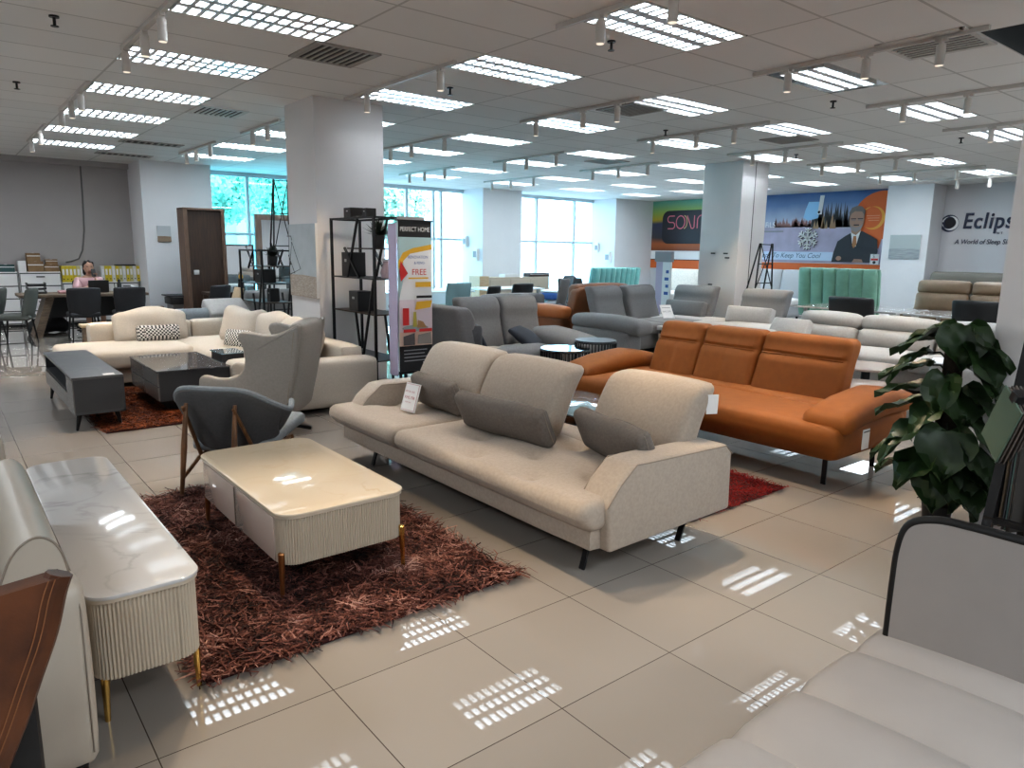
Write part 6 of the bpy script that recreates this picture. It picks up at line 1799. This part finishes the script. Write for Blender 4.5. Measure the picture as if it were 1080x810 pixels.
for x in (4.1, 5.05):
    for y in (14.15, 14.55):
        b = B(); b.bar((x, y, 0), (x, y, .70), .05); part(b, 'leg', WOOD_DARK, t, smooth=False)
b = B(); b.bb(4.15, 5.0, 14.2, 14.5, .58, .70); part(b, 'drawer', WOOD_DARK, t, smooth=False)
dining_chair('dark chair tucked in at the left end of the walnut dressing table', 3.98, 13.7, .5, FAB_CHARC, .46, .92, group='')
v = thing('vase', 'dark vase with yellow sprig on the walnut dressing table', 'vase', (4.72, 14.3, .75))
b = B(); b.lathe((4.72, 14.3, .75), [(.05, 0), (.065, .08), (.05, .2), (.055, .24)], 14); part(b, 'body', PLASTIC_K, v)
b = B(); b.rb((4.72, 14.3, 1.04), (.08, .08, .09), .035, 4); part(b, 'sprig', PRINT_Y, v)
for k, (x, lab) in enumerate(((4.25, 'small brown tin on the walnut dressing table, leftmost'), (4.52, 'small grey cup on the walnut dressing table beside the vase'))):
    b = B(); b.lathe((x, 14.3, .75), [(.04, 0), (.045, .09), (.04, .1)], 12); solo(b, 'cup', M('brown_tin', (.22, .13, .08), .4) if k == 0 else STEEL, lab, 'cup', loc=(x, 14.3, .75))
t = thing('standing_mirror', 'wide brown framed mirror standing right of the ladder shelf, left of the near column', 'mirror', (5.85, 15.55, 0))
b = B(); b.bb(5.47, 5.60, 15.48, 15.56, 0, 2.30); b.bb(5.60, 6.5, 15.48, 15.56, 2.18, 2.30); b.bb(6.5, 6.62, 15.48, 15.56, 0, 2.30); part(b, 'frame', M('walnut_mirror_frame', (.20, .14, .11), .5, col2=(.13, .09, .07), vscale=8, stretch=(8, 8, .6)), t, smooth=False)
b = B(); b.bb(5.60, 6.5, 15.51, 15.53, .1, 2.18); part(b, 'mirror_glass', MIRROR, t, smooth=False)
t = thing('standing_mirror', 'lower mirror with dark frame between the walnut panel and the brown framed mirror', 'mirror', (5.05, 15.6, 0))
b = B(); b.bb(4.74, 4.78, 15.58, 15.64, .2, 1.66); b.bb(5.42, 5.45, 15.58, 15.64, .2, 1.66); b.bb(4.74, 5.45, 15.58, 15.64, 1.63, 1.66); part(b, 'frame', WOOD_DARK, t, smooth=False)
b = B(); b.bb(4.78, 5.42, 15.60, 15.62, .2, 1.63); part(b, 'mirror_glass', MIRROR, t, smooth=False)
dining_table('white topped table below the left window, holding white cartons', 4.75, 6.2, 13.0, 13.9, .72, WHITE_L, group='')
for k, (x, y, w, h, lab) in enumerate(((5.05, 13.3, .34, .12, 'flat white carton on the table below the left window, lowest of the pile'), (5.05, 13.32, .28, .13, 'white carton on the table below the left window, upper of the pile'), (5.42, 13.2, .16, .22, 'upright white carton on the table below the left window'))):
    carton(lab, x, y, .72 + (.12 if k == 1 else 0), w, .26, h, WHITE_L, 'white cartons by the left window')
def backsofa(label, x0, x1, y0, y1, h, mat, cush=None, name='sofa'):
    """low sofa seen from behind (back towards -y)"""
    t = thing(name, label, 'sofa', ((x0 + x1) / 2, (y0 + y1) / 2, 0))
    b = B(); b.rbb(x0, x1, y0, y0 + .24, .12, h, .08, 10, (0, .02, .02)); part(b, 'backrest', mat, t)
    b = B(); b.rbb(x0 + .1, x1 - .1, y0 + .2, y1, .12, .44, .06, 6, (0, 0, .02)); part(b, 'seat', mat, t)
    for xa in (x0, x1 - .2):
        b = B(); b.rbb(xa, xa + .2, y0, y1, .12, min(h - .04, .60), .07, 6, (0, 0, .01)); part(b, 'arm', mat, t)
    for x in (x0 + .1, x1 - .1):
        for y in (y0 + .1, y1 - .1):
            b = B(); b.cyl((x, y, 0), (x, y, .13), .02, .025, 8); part(b, 'leg', BLACK_M, t)
    return t
backsofa('dark blue grey sofa seen from behind, just beyond the cream corner sofa', 2.5, 3.75, 11.2, 12.0, .68, FAB_BLUEGREY)
pillow('crumpled silver pillow on top of the dark blue grey sofa back', (3.5, 11.35, .66), (-1.0, 0, .1), (.62, .16, .40), FAB_SILVER, 'scatter_pillow', .04)
backsofa('rounded mid grey sofa back left of the near column, under the ladder shelf', 4.25, 5.7, 12.6, 13.0, .86, FAB_GREY)
b = B(); b.rb((3.9, 12.35, .47), (.05, .40, .98), .02, 5, 0, (0, .30, 0)); solo(b, 'chair_back_board', WOOD_PALE, 'pale slanted wooden board beside the grey sofas left of the near column', 'board', loc=(3.9, 12.35, .0)).name = 'wooden_board'

# ------------------------------------------------------------------ dining area by the clear windows
dining_table('white dining table nearest the poster stand, by the clear windows', 7.6, 9.2, 12.7, 13.7, .75, WHITE_L, group='')
dining_table('white dining table in front of the middle pier', 9.7, 11.4, 12.9, 13.9, .75, WHITE_L, group='')
dining_chair('pale teal chair at the white dining table by the poster stand', 8.45, 12.45, 0, M('pale_teal_weave', (.25, .38, .40), .8), .6, .95, group='')
dining_chair('black chair at the white dining table, left of the middle pier', 9.1, 12.2, .35, LEA_BLACK, .45, .88, group='')
dining_chair('black chair with square back at the table before the middle pier', 10.2, 12.5, 0, LEA_BLACK, .58, .90, group='')
dining_chair('grey fabric chair beside the dark one, before the second clear window', 10.75, 11.85, .5, FAB_GREY, .52, 1.02, WOOD_PALE, group='')
dining_chair('dark slate chair turned sideways before the second clear window', 11.25, 12.2, 1.3, FAB_DGREY, .52, 1.06, group='')
dining_chair('small black chair silhouetted against the second clear window, left of two', 13.25, 14.05, 2.8, LEA_BLACK, .45, .9, group='')
dining_chair('small black chair silhouetted against the second clear window, right of two', 13.88, 14.1, 3.4, LEA_BLACK, .45, .9, group='')
t = thing('sideboard', 'long cream sideboard with pale wood end in front of the middle pier', 'sideboard', (12.3, 15.2, 0))
b = B(); b.bb(11.3, 13.4, 15.0, 15.45, .12, .92, .006); part(b, 'carcass', CREAM_L, t, smooth=False)
b = B(); b.bb(11.0, 11.3, 14.99, 15.46, .12, .95, .006); part(b, 'end_panel', WOOD_PALE, t, smooth=False)
for k in range(3):
    b = B(); b.bb(11.34 + k * .69, 11.98 + k * .69, 14.985, 15.0, .16, .86, .004); part(b, 'door', CREAM_L, t, smooth=False)
for x in (11.1, 13.3):
    b = B(); b.bb(x - .03, x + .03, 15.1, 15.4, 0, .12); part(b, 'foot', BLACK_M, t, smooth=False)
carton('dark brown wooden tray box on the right end of the cream sideboard', 13.1, 15.2, .92, .7, .3, .10, WOOD_DARK, '')
carton('white carton on the middle of the cream sideboard', 12.1, 15.15, .92, .5, .25, .08, PAPER, '')
backsofa('grey sofa back beyond the mid grey recliner sofa, right of the poster stand', 6.0, 7.6, 8.9, 9.7, .78, FAB_GREY)
backsofa('second grey sofa back beyond the mid grey recliner sofa, in front of the black chair', 7.9, 9.4, 10.6, 11.4, .80, FAB_GREY)

# ------------------------------------------------------------------ light
def spot(x, y, tx, ty, e, col, ang=58, blend=.7, size=.06):
    d = bpy.data.lights.new('track_spot', 'SPOT'); d.energy = e; d.color = col; d.spot_size = math.radians(ang); d.spot_blend = blend; d.shadow_soft_size = size; d.specular_factor = .12
    o = bpy.data.objects.new('track_spot', d); COL.objects.link(o)
    o.location = (x, y, H - .235)
    o.rotation_euler = (Vector((tx, ty, 0)) - o.location).to_track_quat('-Z', 'Y').to_euler()
WARM = (1.0, .77, .52)
SE = 1.75
for x, y, tx, ty, e in ((3.86, 3.2, 3.95, 2.05, 130), (3.86, 3.84, 3.2, 3.7, 45), (3.86, 5.89, 3.9, 7.6, 35), (3.86, 5.89, 3.0, 5.0, 40), (1.485, 5.9, 1.45, 4.3, 70), (1.485, 6.43, 1.35, 6.2, 110), (1.485, 7.11, 2.2, 8.4, 40), (1.485, 9.41, 2.1, 9.6, 70), (1.485, 10.07, 1.2, 11.0, 110),
    (6.21, 2.52, 5.6, 2.6, 60), (6.21, 3.09, 4.9, 2.2, 60), (6.21, 3.79, 5.4, 3.8, 45), (6.22, 5.88, 5.8, 6.4, 45), (3.86, 7.33, 2.9, 7.6, 60), (1.485, 3.9, 1.5, 2.5, 90), (1.485, 3.0, 1.55, 1.75, 70), (8.5, 6.52, 9.5, 7.3, 45), (10.78, 6.52, 11.3, 6.6, 60), (10.78, 7.11, 11.9, 7.7, 60), (8.45, 3.74, 9.2, 4.4, 60)):
    spot(x, y, tx, ty, e * SE, WARM)
# ceiling lights further back in the shop, behind the camera
for x, y in ((-2, 0), (-2, 5), (-2, 10), (2, -1.2), (2, -3.4), (6, -1.2), (6, -3.6), (10, -1.5), (14, -1.5), (14, 1.8), (10, 1.6)):
    d = bpy.data.lights.new('ceiling_fill_lamp', 'AREA'); d.shape = 'RECTANGLE'; d.size = 1.2; d.size_y = .6; d.energy = 70; d.color = (.86, .94, 1.0)
    o = bpy.data.objects.new('ceiling_fill_lamp', d); COL.objects.link(o); o.location = (x, y, H - .01)
for i, k, e in ((8, 4, 20), (10, 4, 20), (12, 4, 24), (12, 5, 18), (10, 5, 16), (8, 5, 16), (4, 5, 14), (2, 5, 14), (2, 4, 14), (0, 5, 20), (0, 4, 18), (12, 1, 20), (12, 0, 20)):  # added fill lamps over the far troffers, brightening piers and far walls
    d = bpy.data.lights.new('ceiling_fill_lamp', 'AREA'); d.shape = 'RECTANGLE'; d.size = SX - .06; d.size_y = .52; d.energy = e; d.color = (.86, .94, 1.0)
    o = bpy.data.objects.new('ceiling_fill_lamp', d); COL.objects.link(o); o.location = (GX + (i + .5) * SX, GY + k * 1.8 - .3, H - .005)
for x, y, e in ((-1.2, 13.6, 30), (-1.2, 15.6, 34)):  # added fill lamps without fittings, lifting the office wall at far left
    d = bpy.data.lights.new('ceiling_fill_lamp', 'AREA'); d.shape = 'RECTANGLE'; d.size = 1.2; d.size_y = .6; d.energy = e; d.color = (.9, .95, 1.0)
    o = bpy.data.objects.new('ceiling_fill_lamp', d); COL.objects.link(o); o.location = (x, y, H - .01)
w = bpy.data.worlds.new('World'); SC.world = w; w.use_nodes = True
bg = w.node_tree.nodes['Background']; bg.inputs[0].default_value = (.72, .88, 1.0, 1); bg.inputs[1].default_value = 11.5
sun = bpy.data.lights.new('sun', 'SUN'); sun.energy = 9; sun.angle = .05
so = bpy.data.objects.new('sun', sun); COL.objects.link(so); so.rotation_euler = (math.radians(42), math.radians(14), 0); so.location = (10, 40, 30)

# ------------------------------------------------------------------ camera
yaw, pitch, roll, F = math.radians(51.0476), math.radians(10.5561), math.radians(.84276), 754.91
f = Vector((math.cos(yaw) * math.cos(pitch), math.sin(yaw) * math.cos(pitch), -math.sin(pitch)))
r = Vector((math.sin(yaw), -math.cos(yaw), 0)); u = r.cross(f)
r2 = math.cos(roll) * r + math.sin(roll) * u; u2 = -math.sin(roll) * r + math.cos(roll) * u
cam = bpy.data.cameras.new('camera'); cam.sensor_fit = 'HORIZONTAL'; cam.sensor_width = 36; cam.lens = F / 1080 * 36; cam.clip_start = .05; cam.clip_end = 300
co = bpy.data.objects.new('camera', cam); COL.objects.link(co)
m = Matrix((r2, u2, -f)).transposed().to_4x4(); m.translation = (0, 0, 1.615)
co.matrix_world = m
SC.camera = co
SC.view_settings.view_transform = 'Standard'
for lk in ('Medium High Contrast', 'Standard - Medium High Contrast'):
    try:
        SC.view_settings.look = lk; break
    except TypeError:
        pass
SC.view_settings.exposure = 0.04
SC.cycles.max_bounces = 7; SC.cycles.diffuse_bounces = 4; SC.cycles.glossy_bounces = 4; SC.cycles.transparent_max_bounces = 8
SC.cycles.sample_clamp_indirect = 4.0; SC.cycles.caustics_reflective = False; SC.cycles.caustics_refractive = False
SC.cycles.use_denoising = True
